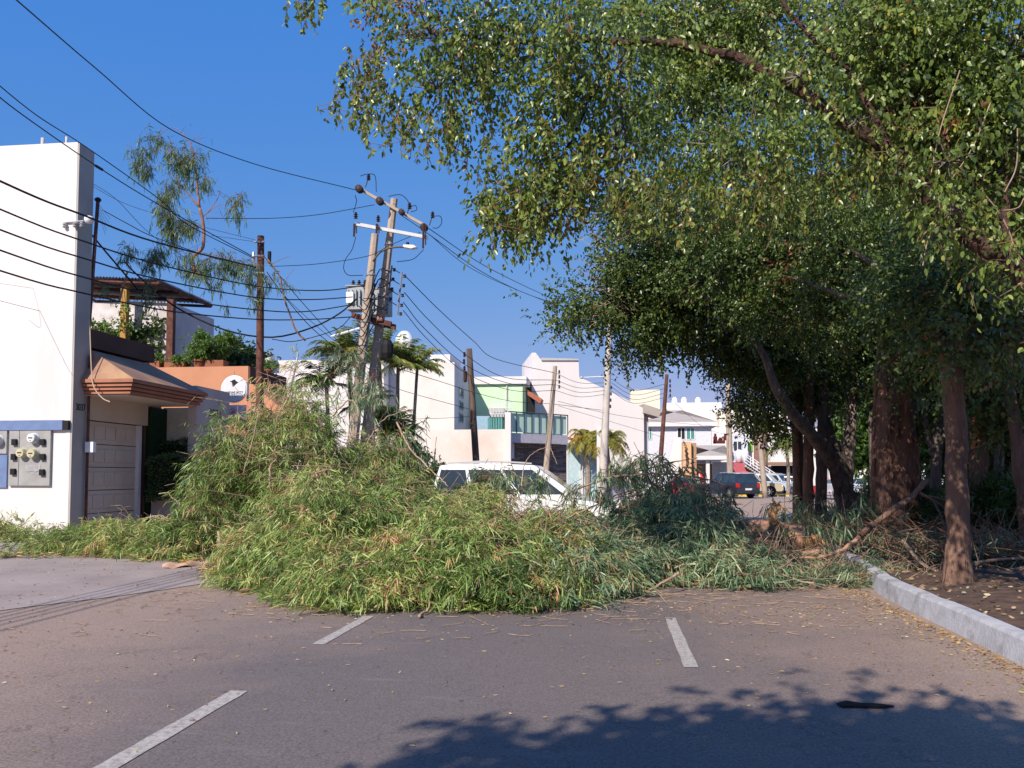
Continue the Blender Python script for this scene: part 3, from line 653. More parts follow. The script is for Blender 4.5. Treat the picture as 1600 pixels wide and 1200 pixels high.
pot_plant(311, 569, 27.9, 'small shrub in a round clay pot on the orange parapet', .22, .28, (.26, .25, .5, 330), seed=11)
pot_plant(339, 569, 27.95, 'largest leafy shrub in a long clay box on the orange parapet', .33, .25, (.42, .35, .55, 700), True, 12)
pot_plant(276, 569, 27.9, 'low bright trailing plant in a dark box on the orange parapet', .36, .2, (.32, .2, .05, 260), True, 13)
pot_plant(246, 569, 27.9, 'low plant in a square clay box at the left end of the parapet', .18, .25, (.1, .1, .05, 70), True, 14)
pot_plant(419, 598, 30.2, 'little plant in a clay pot at the right end of the orange parapet', .16, .2, (.14, .14, .1, 90), False, 15)
o = thing('background_tree', 'green tree tops showing behind the orange house parapet', 'tree')
leafball(o, [(W(365, 556, 34), (.6, .6, .2), 1), (W(388, 558, 34.5), (.4, .5, .15), .6), (W(350, 550, 34), (.4, .5, .3), 1)], 900, 8, darkleaf, .14, .07, 21)
m_ = MB(); m_.tube([W(370, 730, 34), W(368, 560, 34)], .08, 6); m_.build('trunk', bark_grey, o)
# climbing vine on the terrace wall
o = thing('climbing_vine', 'climbing vine creeping over the pale terrace wall', 'plant')
g = np.random.default_rng(5); A_, B_ = [], []; LP = []
for k_ in range(16):
    px = random.uniform(135, 262); py = random.uniform(520, 570); p = npv(W(px, py, 28.0)); dx = random.choice((-1, 1)) * .25
    for s_ in range(14):
        q_ = p + np.array([dx + random.uniform(-.12, .12), 0, random.uniform(-.08, .14)])
        if abs(q_[0] - W(198, 540, 28).x) > 1.5: dx = -dx; continue
        A_.append(p); B_.append(q_); LP += [p + (q_ - p) * random.random() + np.array([0, -.04, 0]) + g.normal(size=3) * [.05, .02, .05] for _ in range(7)]; p = q_
twigs('stems', np.array(A_), np.array(B_), .012, .010, twigmat, o); LP = np.array(LP)
leaves('foliage', LP, g.normal(size=LP.shape) * [1, .5, 1], .13, .09, darkleaf, o, seed=31)
o = thing('climbing_vine', 'bright creeper around the ochre terrace post', 'plant')
leafball(o, [(W(197, 500, 27.3), (.05, .1, .6), 1), (W(160, 508, 27.6), (.5, .2, .12), 1.3), (W(175, 514, 27.6), (.3, .2, .1), .8)], 80, 7, farleaf, .12, .07, 41, sig=.13)
twigs('stems', npv(W(196, 525, 27.4))[None], npv(W(190, 450, 27.4))[None], .02, .015, twigmat, o)

# ================================================================== BACKGROUND BUILDINGS (street bends right behind the fallen tree)
t = thing('low_white_building', 'long low white building behind the palms and the rusty pole', 'building')
mb = MB(); z_ = W(450, 563, 43.9).z; mb.box((W(330, 563, 43.9).x, 43.9, 0), (W(600, 563, 43.9).x, 44.9, z_)); mb.build('wall', white, t)
mb = MB(); a = W(418, 553, 43.6); mb.box((a.x - .25, 43.3, z_ - .2), (a.x + .3, 43.89, z_ + .3)); mb.build('roof_box', white, t)
mb = MB(); mb.box((-30, 34.5, 0), (W(392, 565, 34.5).x, 34.9, W(392, 563, 34.5).z)); mb.build('left_wall', white, t)
t = thing('big_white_building', 'big white building with three small square side windows', 'building')
Xb, Yb, Yb2 = W(710, 565, 45).x, 45, 52.3
zb_ = W(709, 566, 45).z
mb = MB(); mb.box((Xb - 9, Yb, 0), (Xb, Yb2, zb_)); mb.build('wall', white_aged, t)
mb = MB(); mb.box((W(672, 553, 46.5).x, 46.5, zb_ - .1), (W(703, 553, 46.5).x, 50, W(690, 554, 46.5).z)); mb.build('roof_room', white, t)
for k_, py in enumerate((614, 634, 653)):
    for yy in (47.0,):
        zc = W(719, py, yy).z; w_ = MB(); w_.box((Xb + .0, yy - .6, zc - .2), (Xb + .03, yy + .6, zc + .2)); f = w_.build('window', glass, t)
        w_ = MB(); w_.box((Xb, yy - .66, zc - .28), (Xb + .05, yy - .6, zc + .28)); w_.box((Xb, yy + .6, zc - .28), (Xb + .05, yy + .66, zc + .28)); w_.box((Xb, yy - .6, zc + .2), (Xb + .05, yy + .6, zc + .28)); w_.box((Xb, yy - .6, zc - .28), (Xb + .05, yy + .6, zc - .2)); w_.box((Xb + .031, yy - .03, zc - .2), (Xb + .05, yy + .03, zc + .2))
        w_.build('window_frame', stonegrey, f)
t = thing('white_water_tank', 'domed white water tank on a roof behind the palms', 'water tank')
mb = MB(); c = W(629, 530, 47.5); r_ = .58
mb.lathe((c.x, 48, c.z - .7), [(r_, -2.0), (r_ + .03, .1), (r_, .5), (r_ * .9, .85), (r_ * .6, 1.12), (.2, 1.25), (.02, 1.28)], 20); mb.build('tank', white_clean, t, smooth=True)
mb = MB(); mb.lathe((c.x, 48, c.z - .7), [(.62, -7), (.62, -2.01)], 8); mb.build('stand', white, t)
t = thing('white_water_tank', 'lower cream domed water tank partly behind the concrete poles', 'water tank')
mb = MB(); c = W(588, 540, 47.5); mb.lathe((c.x, 48, c.z - .8), [(.8, -1.6), (.8, .5), (.6, .9), (.3, 1.1), (.02, 1.15)], 18); mb.build('tank', cream, t, smooth=True)
mb = MB(); mb.lathe((c.x, 48, c.z - .8), [(.85, -6.5), (.85, -1.61)], 8); mb.build('stand', cream, t)
# lower garden wall with post
t = thing('garden_wall', 'long cream stained garden wall behind the white van', 'wall')
mb = MB(); zw = W(700, 671, 40.8).z; mb.box((W(560, 671, 41).x, 41, 0), (W(789, 671, 41).x, 41.3, zw)); mb.build('wall', white_aged, t)
mb = MB(); a = W(789, 644, 40.9); b = W(798, 644, 40.9); mb.box((a.x, 40.9, 0), (b.x, 41.35, a.z)); mb.build('wall_post', white, t)
# green house with balcony
t = thing('green_house', 'pale green house with glass balcony over stone clad garage', 'house')
a = W(742, 592, 50); b = W(823, 592, 50)
mb = MB(); mb.box((a.x, 50, 0), (b.x - .25, 56, a.z - .35)); mb.build('front_wall', green_wall, t)
mb = MB(); mb.box((a.x - .2, 49.8, a.z - .35), (b.x, 56.2, a.z + .1)); mb.build('cornice', white, t)
mb = MB(); p = W(792, 600, 49.95); mb.tube([(p.x, 49.95, 2), (p.x, 49.95, a.z - .3)], .05, 6); mb.build('downpipe', stonegrey, t)
mb = MB(); p = W(780, 640, 49.3); mb.box((p.x - .6, 49.2, p.z - .45), (p.x + .3, 49.9, p.z + .1)); ac = mb.build('air_conditioner', stonegrey, t)
mb = MB()
for i in range(8): mb.tube([(p.x - .45 + .17 * i, 48.9, p.z - .3), (p.x - .45 + .17 * i, 48.9, p.z + .45)], .02, 4)
for zz in (-.3, .05, .45): mb.tube([(p.x - .5, 48.9, p.z + zz), (p.x + .8, 48.9, p.z + zz)], .02, 4)
mb.build('cage', white_clean, t)
BL, BR = W(795, 643, 41.2), W(887, 658, 44.3)
zr_, zs_, zbb = BL.z, W(795, 676, 41.2).z, W(795, 691, 41.2).z
dv = (Vector((BR.x, BR.y, 0)) - Vector((BL.x, BL.y, 0))); nv = Vector((-dv.y, dv.x, 0)).normalized()
def bal(u, z, off=0): return Vector((BL.x, BL.y, 0)) + dv * u + nv * off + Vector((0, 0, z))
mb = MB(); mb.slab([bal(0, zbb), bal(1, zbb), bal(1, zs_), bal(0, zs_)], nv * 3.2); mb.build('balcony_slab', mat('slab_shaded_white', (.60, .58, .64), .9), t)  # white slab with the lilac of its shade put into the colour
mb = MB(); mb.slab([bal(.01, zs_ + .05, .05), bal(.985, zs_ + .05, .05), bal(.985, zr_ - .06, .05), bal(.01, zr_ - .06, .05)], nv * .02)
gl = mat('green_balcony_glass', (.66, .88, .74), .75, (.58, .80, .66), .6, spec=.8)
gp = mb.build('glass_railing', gl, t)
mb = MB(); mb.tube([bal(0, zr_), bal(1, zr_)], .035, 6)
for i in range(9): mb.tube([bal(i / 8, zs_), bal(i / 8, zr_)], .028, 4)
mb.build_split('railing_post', mat('dark_green_metal', (.05, .10, .09), .5), t)
mb = MB(); p0 = W(754, 690, 43); 
for i in range(6):
    x0_ = W(762 + 4 * i, 660, 44).x; mb.box((x0_, 44, zs_ - .2), (x0_ + .09, 44.03, zr_ - .1))
mb.build_split('gate_slat', tealglass, t)
mb = MB(); mb.box((W(744, 660, 46).x, 46, 3), (W(765, 660, 46).x, 46.05, W(755, 650, 46).z)); mb.build('blue_screen_wall', mat('screen_blue', (.30, .45, .55), .8), t)
# stone clad garage below
def stone_mat():
    m = bpy.data.materials.new('stacked_stone'); m.use_nodes = True; n = m.node_tree.nodes; l = m.node_tree.links; b = n['Principled BSDF']; b.inputs['Roughness'].default_value = .95
    tc = n.new('ShaderNodeTexCoord'); mp = n.new('ShaderNodeMapping'); mp.inputs['Rotation'].default_value = (R(90), 0, 0); l.new(tc.outputs['Object'], mp.inputs[0])
    br = n.new('ShaderNodeTexBrick'); br.inputs['Scale'].default_value = 3.2; br.inputs['Mortar Size'].default_value = .025; br.inputs['Color1'].default_value = (.11, .09, .09, 1); br.inputs['Color2'].default_value = (.28, .23, .21, 1); br.inputs['Mortar'].default_value = (.05, .04, .04, 1); br.inputs['Brick Width'].default_value = 1.1; br.inputs['Row Height'].default_value = .28
    l.new(mp.outputs[0], br.inputs[0]); l.new(br.outputs[0], b.inputs['Base Color'])
    bp = n.new('ShaderNodeBump'); bp.inputs['Strength'].default_value = .8; l.new(br.outputs['Fac'], bp.inputs['Height']); l.new(bp.outputs[0], b.inputs['Normal']); return m
mb = MB(); mb.slab([bal(.10, 0, .6), bal(1.12, 0, .6), bal(1.12, zbb, .6), bal(.10, zbb, .6)], nv * 1.5); mb.build('stone_wall', stone_mat(), t)
mb = MB(); mb.slab([bal(.0, 0, .05), bal(.03, 0, .05), bal(.03, zbb, .05), bal(.0, zbb, .05)], nv * .5); mb.slab([bal(.04, zbb - .8, .3), bal(.15, zbb - .8, .3), bal(.15, zbb - .02, .3), bal(.04, zbb - .02, .3)], nv * .5); mb.build_split('garage_pier', white, t)
mb = MB(); a = W(827, 612, 49.7); b = W(847, 622, 49.7); mb.slab([(a.x - .1, 49.6, a.z + .1), (b.x, 49.6, b.z - .05), (b.x - .1, 49.6, b.z - .35), (a.x - .1, 49.6, a.z - .2)], (0, 1.2, 0)); mb.build('tiled_eave', greentile, t)
mb = MB(); a = W(824, 615, 50.2); b = W(835, 655, 50.2); mb.box((a.x, 50.3, b.z), (b.x, 50.6, a.z)); mb.build('dark_doorway', dark, t)

# white tall house with falling roofline
t = thing('tall_white_house', 'tall white house with long roofline falling towards the right', 'house')
P0, P1 = W(831, 551, 52), W(1006, 637, 53.5)
def tw(px, py, Y): return W(px, py, Y)
# the wall is one upright plane: re-project each top point on the plane through P0-P1
dW = Vector((P1.x - P0.x, P1.y - P0.y, 0)).normalized(); nW = Vector((-dW.y, dW.x, 0))
def onwall(px, py, off=0.0):
    d = ray(px, py); o = Vector((P0.x, P0.y, 0)) + nW * off; k_ = (o - CAM).dot(nW) / d.dot(nW); return CAM + d * k_
outl = [onwall(831, 551), onwall(837, 551), onwall(845, 562), onwall(904, 563), onwall(905, 589), onwall(950, 610), onwall(1006, 638)]
pts = [Vector((outl[0].x, outl[0].y, 0))] + outl + [Vector((outl[-1].x, outl[-1].y, 0))]
mb = MB(); mb.slab(pts, nW * 6); mb.build('wall', white, t)
mb = MB(); mb.slab([onwall(846, 559, -.1), onwall(904, 560.5, -.1), onwall(904, 563, -.1), onwall(846, 563, -.1)], nW * 5); mb.build('coping', stonegrey, t)
mb = MB(); a = onwall(1006, 631, -.3); b = onwall(1033, 640, -.3); c = onwall(1030, 652, -.3); d_ = onwall(1006, 645, -.3); mb.slab([a, b, c, d_], nW * 1.5); mb.build('eave', greyroof, t)
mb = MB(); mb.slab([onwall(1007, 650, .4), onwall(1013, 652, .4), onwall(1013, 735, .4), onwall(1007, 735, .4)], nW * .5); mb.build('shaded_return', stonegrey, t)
mb = MB()
a = onwall(888, 684, -2.4); b = onwall(933, 696, -2.4); c = onwall(931, 706, -2.4); d_ = onwall(888, 692, -2.4); mb.slab([a, b, c, d_], nW * 2.3); mb.build('entrance_roof', [white], t)
mb = MB(); a = onwall(888, 682.5, -2.45); b = onwall(936, 695, -2.45); mb.slab([a, b, b - Vector((0, 0, .12)), a - Vector((0, 0, .12))], nW * 2.35); mb.build('roof_tiles', greentile, t)
teal = mat('pale_blue_wall', (.50, .66, .72), .9)
mb = MB(); mb.slab([onwall(888, 694, -.9), onwall(938, 704, -.9), Vector((*onwall(938, 704, -.9).xy, 0)), Vector((*onwall(888, 694, -.9).xy, 0))], nW * .3); mb.build('entrance_wall', teal, t)
mb = MB(); mb.slab([onwall(907, 700, -1.0), onwall(911, 700, -1.0), Vector((*onwall(911, 704, -1.).xy, 0)), Vector((*onwall(907, 694, -1.).xy, 0))], nW * .1); mb.build('door_edge', white, t)
mb = MB(); a = W(937, 665, 47); mb.box((a.x - .17, 47, 0), (a.x + .14, 47.5, a.z)); o = mb.build('gate_pillar', white); tag(o, 'white gate pillar just left of the tall pale pole', 'pillar')
# far white wall right of it
# grey roofed house
def hip(mb, x0, x1, y0, y1, z, h, m=0, ov=.0):
    x0 -= ov; x1 += ov; y0 -= ov; y1 += ov; r_ = (y1 - y0) / 2
    mb.add([(x0, y0, z), (x1, y0, z), (x1, y1, z), (x0, y1, z), (x0 + r_, (y0 + y1) / 2, z + h), (x1 - r_, (y0 + y1) / 2, z + h)], [(0, 1, 5, 4), (1, 2, 5), (2, 3, 4, 5), (3, 0, 4), (0, 3, 2, 1)], m)
t = thing('grey_roofed_house', 'white two storey house under a grey hipped roof', 'house')
Yh = 80; a = W(1004, 668, Yh); b = W(1111, 668, Yh); ze = W(1060, 664, Yh).z
mb = MB(); mb.box((a.x, Yh, 0), (b.x, Yh + 8, ze)); mb.build('wall', mat('bluish_white_wall', (.66, .67, .72), .9), t)
mb = MB(); hip(mb, a.x, b.x, Yh, Yh + 8, ze + .25, W(1060, 641, Yh + 4).z - ze - .25, ov=.55); mb.build('roof', greyroof, t)
mb = MB(); mb.box((a.x - .55, Yh - .55, ze - .15), (b.x + .55, Yh + 8.5, ze + .245)); mb.build('eaves', white, t)
for (x0_, x1_, mt_) in ((1059, 1070, dark), (1073, 1085, tealglass), (1011, 1018, tealglass)):
    w_ = MB(); p, q_ = W(x0_, 669, Yh - .03), W(x1_, 686, Yh - .03); w_.box((p.x, Yh - .03, q_.z), (q_.x, Yh, p.z)); f = w_.build('window', mt_, t)
    w_ = MB(); 
    for xx in (p.x - .06, q_.x, (p.x + q_.x) / 2 - .03): w_.box((xx, Yh - .06, q_.z - .06), (xx + .06, Yh - .031, p.z + .06))
    w_.box((p.x, Yh - .06, p.z), (q_.x, Yh - .031, p.z + .06)); w_.box((p.x, Yh - .06, q_.z - .06), (q_.x, Yh - .031, q_.z)); w_.build('window_frame', white_clean, f)
mb = MB(); a = W(1086, 712, 74); b = W(1138, 712, 74); hip(mb, a.x, b.x, 74, 79.9, a.z, 1.0, ov=.2); mb.build('porch_roof', greyroof, t)
mb = MB(); mb.box((a.x - .2, 73.8, a.z - .35), (b.x + .2, 79.9, a.z - .005)); mb.build('porch_fascia', white, t)
mb = MB(); c = W(1106, 740, 74.3); mb.box((c.x - .15, 74.2, 0), (c.x + .15, 74.5, a.z - .36)); mb.build('porch_pillar', white, t)
mb = MB(); mb.box((W(1114, 740, 77).x, 77, 0), (W(1140, 740, 77).x, 77.1, W(1120, 722, 77).z)); mb.build('garage_door', stonegrey, t)
mb = MB(); mb.box((W(1080, 740, 78).x, 78, 0), (W(1113, 740, 78).x, 78.1, 2.6)); mb.build('shaded_wall', mat('brown_wall', (.30, .17, .12), .9), t)
t = thing('gable_wall', 'white wedge wall and orange pier left of the porch', 'wall')
mb = MB(); mb.slab([W(1040, 745, 66), W(1065, 745, 66), W(1065, 683, 66), W(1052, 684, 66)], (0, .4, 0)); mb.build('wedge_wall', white, t)
mb = MB(); front_box(mb, 1067, 1080, 690, 65, 1.5); mb.build('orange_pier', mat('apricot_render', (.72, .45, .25), .9), t)
mb = MB(); front_box(mb, 1080.5, 1088, 692, 65.5, 1.5); mb.build('orange_pier_shade_side', mat('apricot_render_shade', (.42, .26, .15), .9), t)  # pier's other side in darker apricot, shade put into the colour
t = thing('far_white_block', 'plain cream block rising above the tall white house roofline', 'building')
mb = MB(); front_box(mb, 985, 1031, 609, 96, 8); mb.build('wall', cream, t)
t = thing('far_white_apartments', 'long white apartment block with small roof tanks far behind', 'building')
mb = MB(); front_box(mb, 1040, 1128, 629, 100, 10); mb.build('wall', white, t)
mb = MB(); front_box(mb, 1124, 1230, 640, 97, 10); mb.build('right_wing', cream, t)
mb = MB()
for px in (1055, 1070, 1092): p = W(px, 628, 100); mb.lathe((p.x, 101, p.z - .3), [(.35, 0), (.35, .7), (.15, .95)], 10)
mb.build_split('roof_tank', white_clean, t)
mb = MB(); front_box(mb, 1115, 1133, 688, 88, .4, pyb=693); p = W(1118, 688, 88)
for dx, hh in ((0, .7), (.5, .3), (1.0, .7)): mb.lathe((p.x + dx, 88.2, p.z), [(.18, 0), (.22, hh * .4), (.1, hh * .8), (.14, hh)], 8)
mb.build_split('flowerpot', mat('maroon_clay', (.12, .02, .02), .9), t)
t = thing('pink_stair_building', 'white building with pink base wall and outside staircase', 'building')
mb = MB(); front_box(mb, 1112, 1290, 668, 92, 6); mb.build('wall', white, t)
mb = MB(); front_box(mb, 1142, 1168, 680, 90.5, 1.4, pyb=722); mb.build('balcony_recess', mat('bluish_white_wall2', (.66, .68, .74), .9), t)
for (x0_, x1_, y0_, y1_, mt_, Yy) in ((1146.5, 1158, 690, 703, glass, 90.4), (1164.5, 1176, 690, 705, mat('lime_shutter', (.25, .6, .05), .6), 91.9)):
    w_ = MB(); p, q_ = W(x0_, y0_, Yy), W(x1_, y1_, Yy); w_.box((p.x, Yy - .03, q_.z), (q_.x, Yy, p.z)); f = w_.build('window', mt_, t)
    w_ = MB(); w_.box(((p.x + q_.x) / 2 - .04, Yy - .06, q_.z), ((p.x + q_.x) / 2 + .04, Yy - .031, p.z)); w_.build('window_frame', white_clean, f)
mb = MB(); front_box(mb, 1178.5, 1197, 665, 91.5, .49); mb.build('tiled_column', mat('brown_tiles', (.30, .17, .13), .8, (.2, .11, .09), 6), t)
mb = MB(); Yp = 86; mb.slab([W(1144, 750, Yp), W(1190, 752, Yp), W(1184, 744, Yp), W(1164, 724, Yp), W(1147, 722, Yp)], (0, 4, 0)); mb.build('pink_base_wall', pink, t)
mb = MB()
for i in range(14): a = lerp(W(1164, 722, 85.5), W(1212, 752, 85.5), i / 14); mb.box((a.x, 85.5, a.z - .5), (a.x + .35, 87, a.z))
mb.build_split('step', stonegrey, t)
mb = MB()
for o_ in (0, -5, -10, -14): mb.tube([W(1163, 722 + o_, 85.3), W(1213, 755 + o_, 85.3)], .045, 5)
for i in range(6): a = lerp(W(1163, 722, 85.3), W(1213, 755, 85.3), i / 5); mb.tube([a, a + Vector((0, 0, .95))], .045, 5)
mb.build_split('stair_rail', white_clean, t)
for (px, w_) in ((1155, 5), (1164, 4)):
    m_ = MB(); p = W(px, 722, 88); m_.lathe((p.x, 88, p.z), [(.36, 0), (.38, .8), (.36, 1.1), (.2, 1.25), (.02, 1.3)], 14); m_.build('water_tank', white_clean, t, smooth=True)
mb = MB(); front_box(mb, 1200, 1245, 722, 90, 1.5, pyb=727); front_box(mb, 1206, 1240, 727.5, 91, .4, pyb=745, m=1); mb.build('carport', [mat('brown_wall2', (.3, .18, .13), .9), dark], t)
t = thing('far_side_wall', 'long bright wall across the avenue seen between the trunks', 'wall')
mb = MB(); a = W(1295, 733, 70); mb.box((a.x, 70, 0), (a.x + 50, 70.4, a.z + .3)); mb.build('wall', white, t)
mb = MB(); mb.box((a.x + 3, 80, 0), (a.x + 16, 84, 5)); mb.build('rear_wall', cream, t)

# ================================================================== POLES
def pole(label, top, bot, Y, r0, r1, material, n=10, group='utility poles along the left pavement', name='utility_pole', zt=None):
    a = W(*top, Y); b = W(*bot, Y); d = (a - b); k_ = b.z / d.z; base = b - d * k_
    t = thing(name, label, 'pole', (0, 0, 0), 0, group); mb = MB()
    pts = [lerp(base, a, i / 10) for i in range(11)]; mb.tube(pts, [r0 + (r1 - r0) * i / 10 for i in range(11)], n)
    mb.build('shaft', material, t, smooth=n > 8); return t, base, a
rp, rpb, rpt = pole('rusty brown steel pole in front of the orange house', (407.5, 369), (406, 590), 22.5, .125, .095, rust)
mb = MB(); p = W(421, 402, 22.5); mb.lathe((p.x, 22.5, p.z), [(.05, -.18), (.055, .15), (.04, .17)], 10); mb.build('cutout_fuse', black, rp)
mb = MB(); p = W(396, 402, 22.5); mb.lathe((p.x, 22.5, p.z), [(.03, -.15), (.05, 0), (.03, .15)], 10)
for dy in (0, .4, .9, 1.3): mb.tube([(rpt.x - .16, 22.4, rpt.z - .2 - dy), (rpt.x + .16, 22.4, rpt.z - .2 - dy)], .03, 5)
mb.build('bracket', steel, rp)
YA = 24.0
pA, pAb, pAt = pole('left tan concrete pole carrying the street lamp', (586, 366), (549, 712), YA, .20, .115, concrete, 8)
pB, pBb, pBt = pole('right tan concrete pole with the tilted crossarm', (616, 311), (569, 712), YA + .5, .20, .11, concrete, 8)
def insul(mb, p, s=1.0, ax='z'): mb.lathe(p, [(.025 * s, -.11 * s), (.075 * s, -.09 * s), (.03 * s, -.06 * s), (.08 * s, -.03 * s), (.03 * s, 0), (.075 * s, .04 * s), (.03 * s, .07 * s), (.05 * s, .1 * s), (.02 * s, .12 * s)], 10, axis=ax)
mb = MB(); ca, cb = W(563, 293, YA + .3), W(668, 352, YA + .3)
mb.slab([ca, cb, cb - Vector((0, 0, .09)), ca - Vector((0, 0, .09))], (0, .09, 0)); xarm = mb.build('crossarm', mat('pale_timber', (.45, .36, .28), .9), pB)
mb = MB()
for px, py, s_ in ((562, 296, 1.5), (594, 315, 1.5), (628, 332, 1.2), (663, 356, 1.5)): p = W(px, py, YA + .15); insul(mb, (p.x, YA + .15, p.z), s_, 'y')
for px, py in ((576, 277), (640, 322), (676, 336)): p = W(px, py, YA + .4); insul(mb, (p.x, YA + .4, p.z), .9); mb.tube([(p.x, YA + .4, p.z), W(px - 5, py + 16, YA + .35)], .015, 5)
mb.build_split('insulator', porcelain, pB)
mb = MB()
for pth in (((563, 275), (575, 272), (586, 275), (588, 300)), ((607, 307), (625, 304), (636, 312), (641, 322), (649, 321), (651, 328), (642, 331)), ((676, 338), (688, 338), (690, 348), (684, 356), (676, 356)), ((555, 305), (557, 315), (552, 332)), ((556, 370), (550, 390), (540, 405), (537, 420), (545, 430), (567, 430)), ((662, 390), (645, 405), (620, 409))):
    mb.tube(smoothpath([W(x, y, YA + .2) for x, y in pth], 20), .011, 4)
mb.build_split('jumper_wire', wiremat, pB)
mb = MB(); ca, cb = W(556, 347, YA + .1), W(668, 368, YA + .1)
mb.slab([ca, cb, cb - Vector((0, 0, .10)), ca - Vector((0, 0, .10))], (0, .08, 0)); mb.build('lower_crossarm', mat('pale_paint', (.62, .62, .62), .7), pA)
mb = MB()
for px, py in ((556, 337), (591, 342)): p = W(px, py, YA); insul(mb, (p.x, YA, p.z), .9)
for px in (554, 589, 662): a = W(px, 350, YA); b = W(px - 1, 370 if px < 600 else 388, YA); mb.tube([a, b], [.04, .03], 6); mb.tube([a + Vector((.06, 0, -.05)), b + Vector((.08, 0, .1))], .02, 5)
mb.build_split('fuse_cutout', porcelain, pA)
mb = MB(); mb.tube(smoothpath([W(583, 408, YA - .1), W(592, 396, YA - .12), (W(604, 389, YA - .15)), W(620, 386, YA - .2), W(632, 386, YA - .2)], 18), .03, 8); arm = mb.build('lamp_arm', mat('dark_steel', (.12, .10, .09), .6), pA, smooth=True)
mb = MB(); p = W(641, 386, YA - .2); mb.slab([(p.x - .2, YA - .3, p.z + .06), (p.x + .12, YA - .3, p.z + .04), (p.x + .22, YA - .28, p.z - .03), (p.x + .05, YA - .3, p.z - .07), (p.x - .2, YA - .3, p.z - .02)], (0, .2, 0)); lh = mb.build('lamp_head', mat('lamp_pale', (.8, .85, .85), .3), pA, bevel=.02)
mb = MB(); mb.lathe((p.x - .08, YA - .2, p.z + .06), [(.05, 0), (.05, .07), (.03, .09)], 10); mb.build('photocell', black, lh)
# bands of wire on the poles
mb = MB()
for (base, topp, rr) in ((pAb, pAt, .17), (pBb, pBt, .165)):
    for u in (.28, .36, .48, .56, .62, .7, .78, .86): p = lerp(base, topp, u); mb.lathe((p.x, p.y, p.z), [(rr - .06 * (u - .28) + .016, -.02), (rr - .06 * (u - .28) + .016, .02)], 12)
mb.build_split('steel_band', steel, pA)
# transformers and platform hung between the two poles
t = pB
mb = MB(); a = W(549, 488, YA + .2); b = W(611, 500, YA + .2)
mb.slab([a, W(611, 502, YA + .2), W(610, 510, YA + .2), W(549, 496, YA + .2)], (0, .12, 0)); mb.slab([a + Vector((0, .5, 0)), W(611, 502, YA + .2) + Vector((0, .5, 0)), W(610, 510, YA + .2) + Vector((0, .5, 0)), W(549, 496, YA + .2) + Vector((0, .5, 0))], (0, .12, 0)); mb.build_split('platform_beam', rust, t)
def transformer(px, py, Y, w, h, d, withfins, label_):
    tt = thing('transformer', label_, 'transformer', (0, 0, 0), 0, None); p = W(px, py, Y)
    m_ = MB(); m_.box((p.x - w / 2, Y - d / 2, p.z - h / 2), (p.x + w / 2, Y + d / 2, p.z + h / 2)); m_.build('tank', trafo, tt, bevel=.02)
    m_ = MB()
    for i in range(5): xx = p.x - w / 2 + w * (i + .5) / 5; m_.box((xx - .012, Y - d / 2 - .09, p.z - h * .3), (xx + .012, Y - d / 2 - .001, p.z + h * .33))
    m_.build_split('cooling_fin', trafo, tt)
    m_ = MB(); m_.box((p.x - w / 2 - .04, Y - d / 2 - .03, p.z + h / 2 + .001), (p.x + w / 2 + .04, Y + d / 2 + .03, p.z + h / 2 + .04)); m_.build('lid', trafo, tt)
    m_ = MB()
    for i in range(3): insul(m_, (p.x - w * .3 + w * .3 * i, Y, p.z + h / 2 + .14), .9)
    m_.build_split('bushing', porcelain, tt); return tt, p
tA, pa = transformer(561, 468, YA + .75, .62, .72, .5, True, 'pale grey transformer left of the concrete poles')
m_ = MB(); q_ = W(547, 465, YA + .45); m_.box((q_.x - .11, YA + .4, q_.z - .17), (q_.x + .11, YA + .6, q_.z + .17)); m_.build('radiator_box', white_clean, tA)
tB, pb = transformer(594, 474, YA + 1.05, .66, .8, .5, True, 'dark grey transformer behind the right concrete pole')
m_ = MB(); q_ = W(590.5, 495.5, YA - .02); m_.box((q_.x - .1, YA + .14, q_.z - .09), (q_.x + .1, YA + .16, q_.z + .09)); pl = m_.build('number_plate', rust, pB)
text_mesh('lettering', '0.3', .13, mat('plate_pink', (.6, .4, .36), .7), pB, (q_.x, YA + .134, q_.z), (R(90), 0, 0), .002)
mb = MB()
for dx0, dy0_, dx1, dy1_ in ((590, 450, 612, 438), (578, 470, 612, 455), (582, 485, 607, 475), (572, 455, 590, 480), (565, 445, 585, 460)): mb.tube(smoothpath([W(dx0, dy0_, YA), W((dx0 + dx1) / 2, (dy0_ + dy1_) / 2 + 3, YA - .1), W(dx1, dy1_, YA)], 8), .02, 5)
for k_ in range(7):
    u = .60 + .03 * k_; p = lerp(pAb, pAt, u); q_ = lerp(pBb, pBt, u + .02 * math.sin(k_ * 2)); mb.tube(smoothpath([p + Vector((-.2, -.22, 0)), p + Vector((.05, -.26, -.1)), q_ + Vector((-.1, -.3, .06)), q_ + Vector((.25, -.2, .1 * math.sin(k_)))], 14), .016, 4)
mb.build_split('cable', wiremat, pA)
# secondary rack with spools
mb = MB(); a, b = W(628, 425, YA + .9), W(621, 492, YA + .9); mb.tube([a, b], .03, 6); c_, d_ = W(612, 415, YA + .9), W(604, 482, YA + .9); mb.tube([c_, d_], .035, 6)
for u in (0.05, .3, .55, .8): mb.tube([lerp(a, b, u), lerp(c_, d_, u)], .015, 5)
mb.build('secondary_rack', mat('bluish_steel', (.22, .25, .32), .5), pB)
mb = MB()
for u in (0.1, .32, .55, .78, .98):
    p = lerp(a, b, u) + Vector((.1, 0, 0)); mb.lathe((p.x, p.y, p.z), [(.03, -.05), (.055, -.04), (.035, 0), (.055, .04), (.03, .05)], 10)
    if u < .9: p = lerp(c_, d_, u) + Vector((.1, 0, 0)); mb.lathe((p.x, p.y, p.z), [(.03, -.05), (.055, -.04), (.035, 0), (.055, .04), (.03, .05)], 10)
mb.build_split('spool_insulator', porcelain, pB)
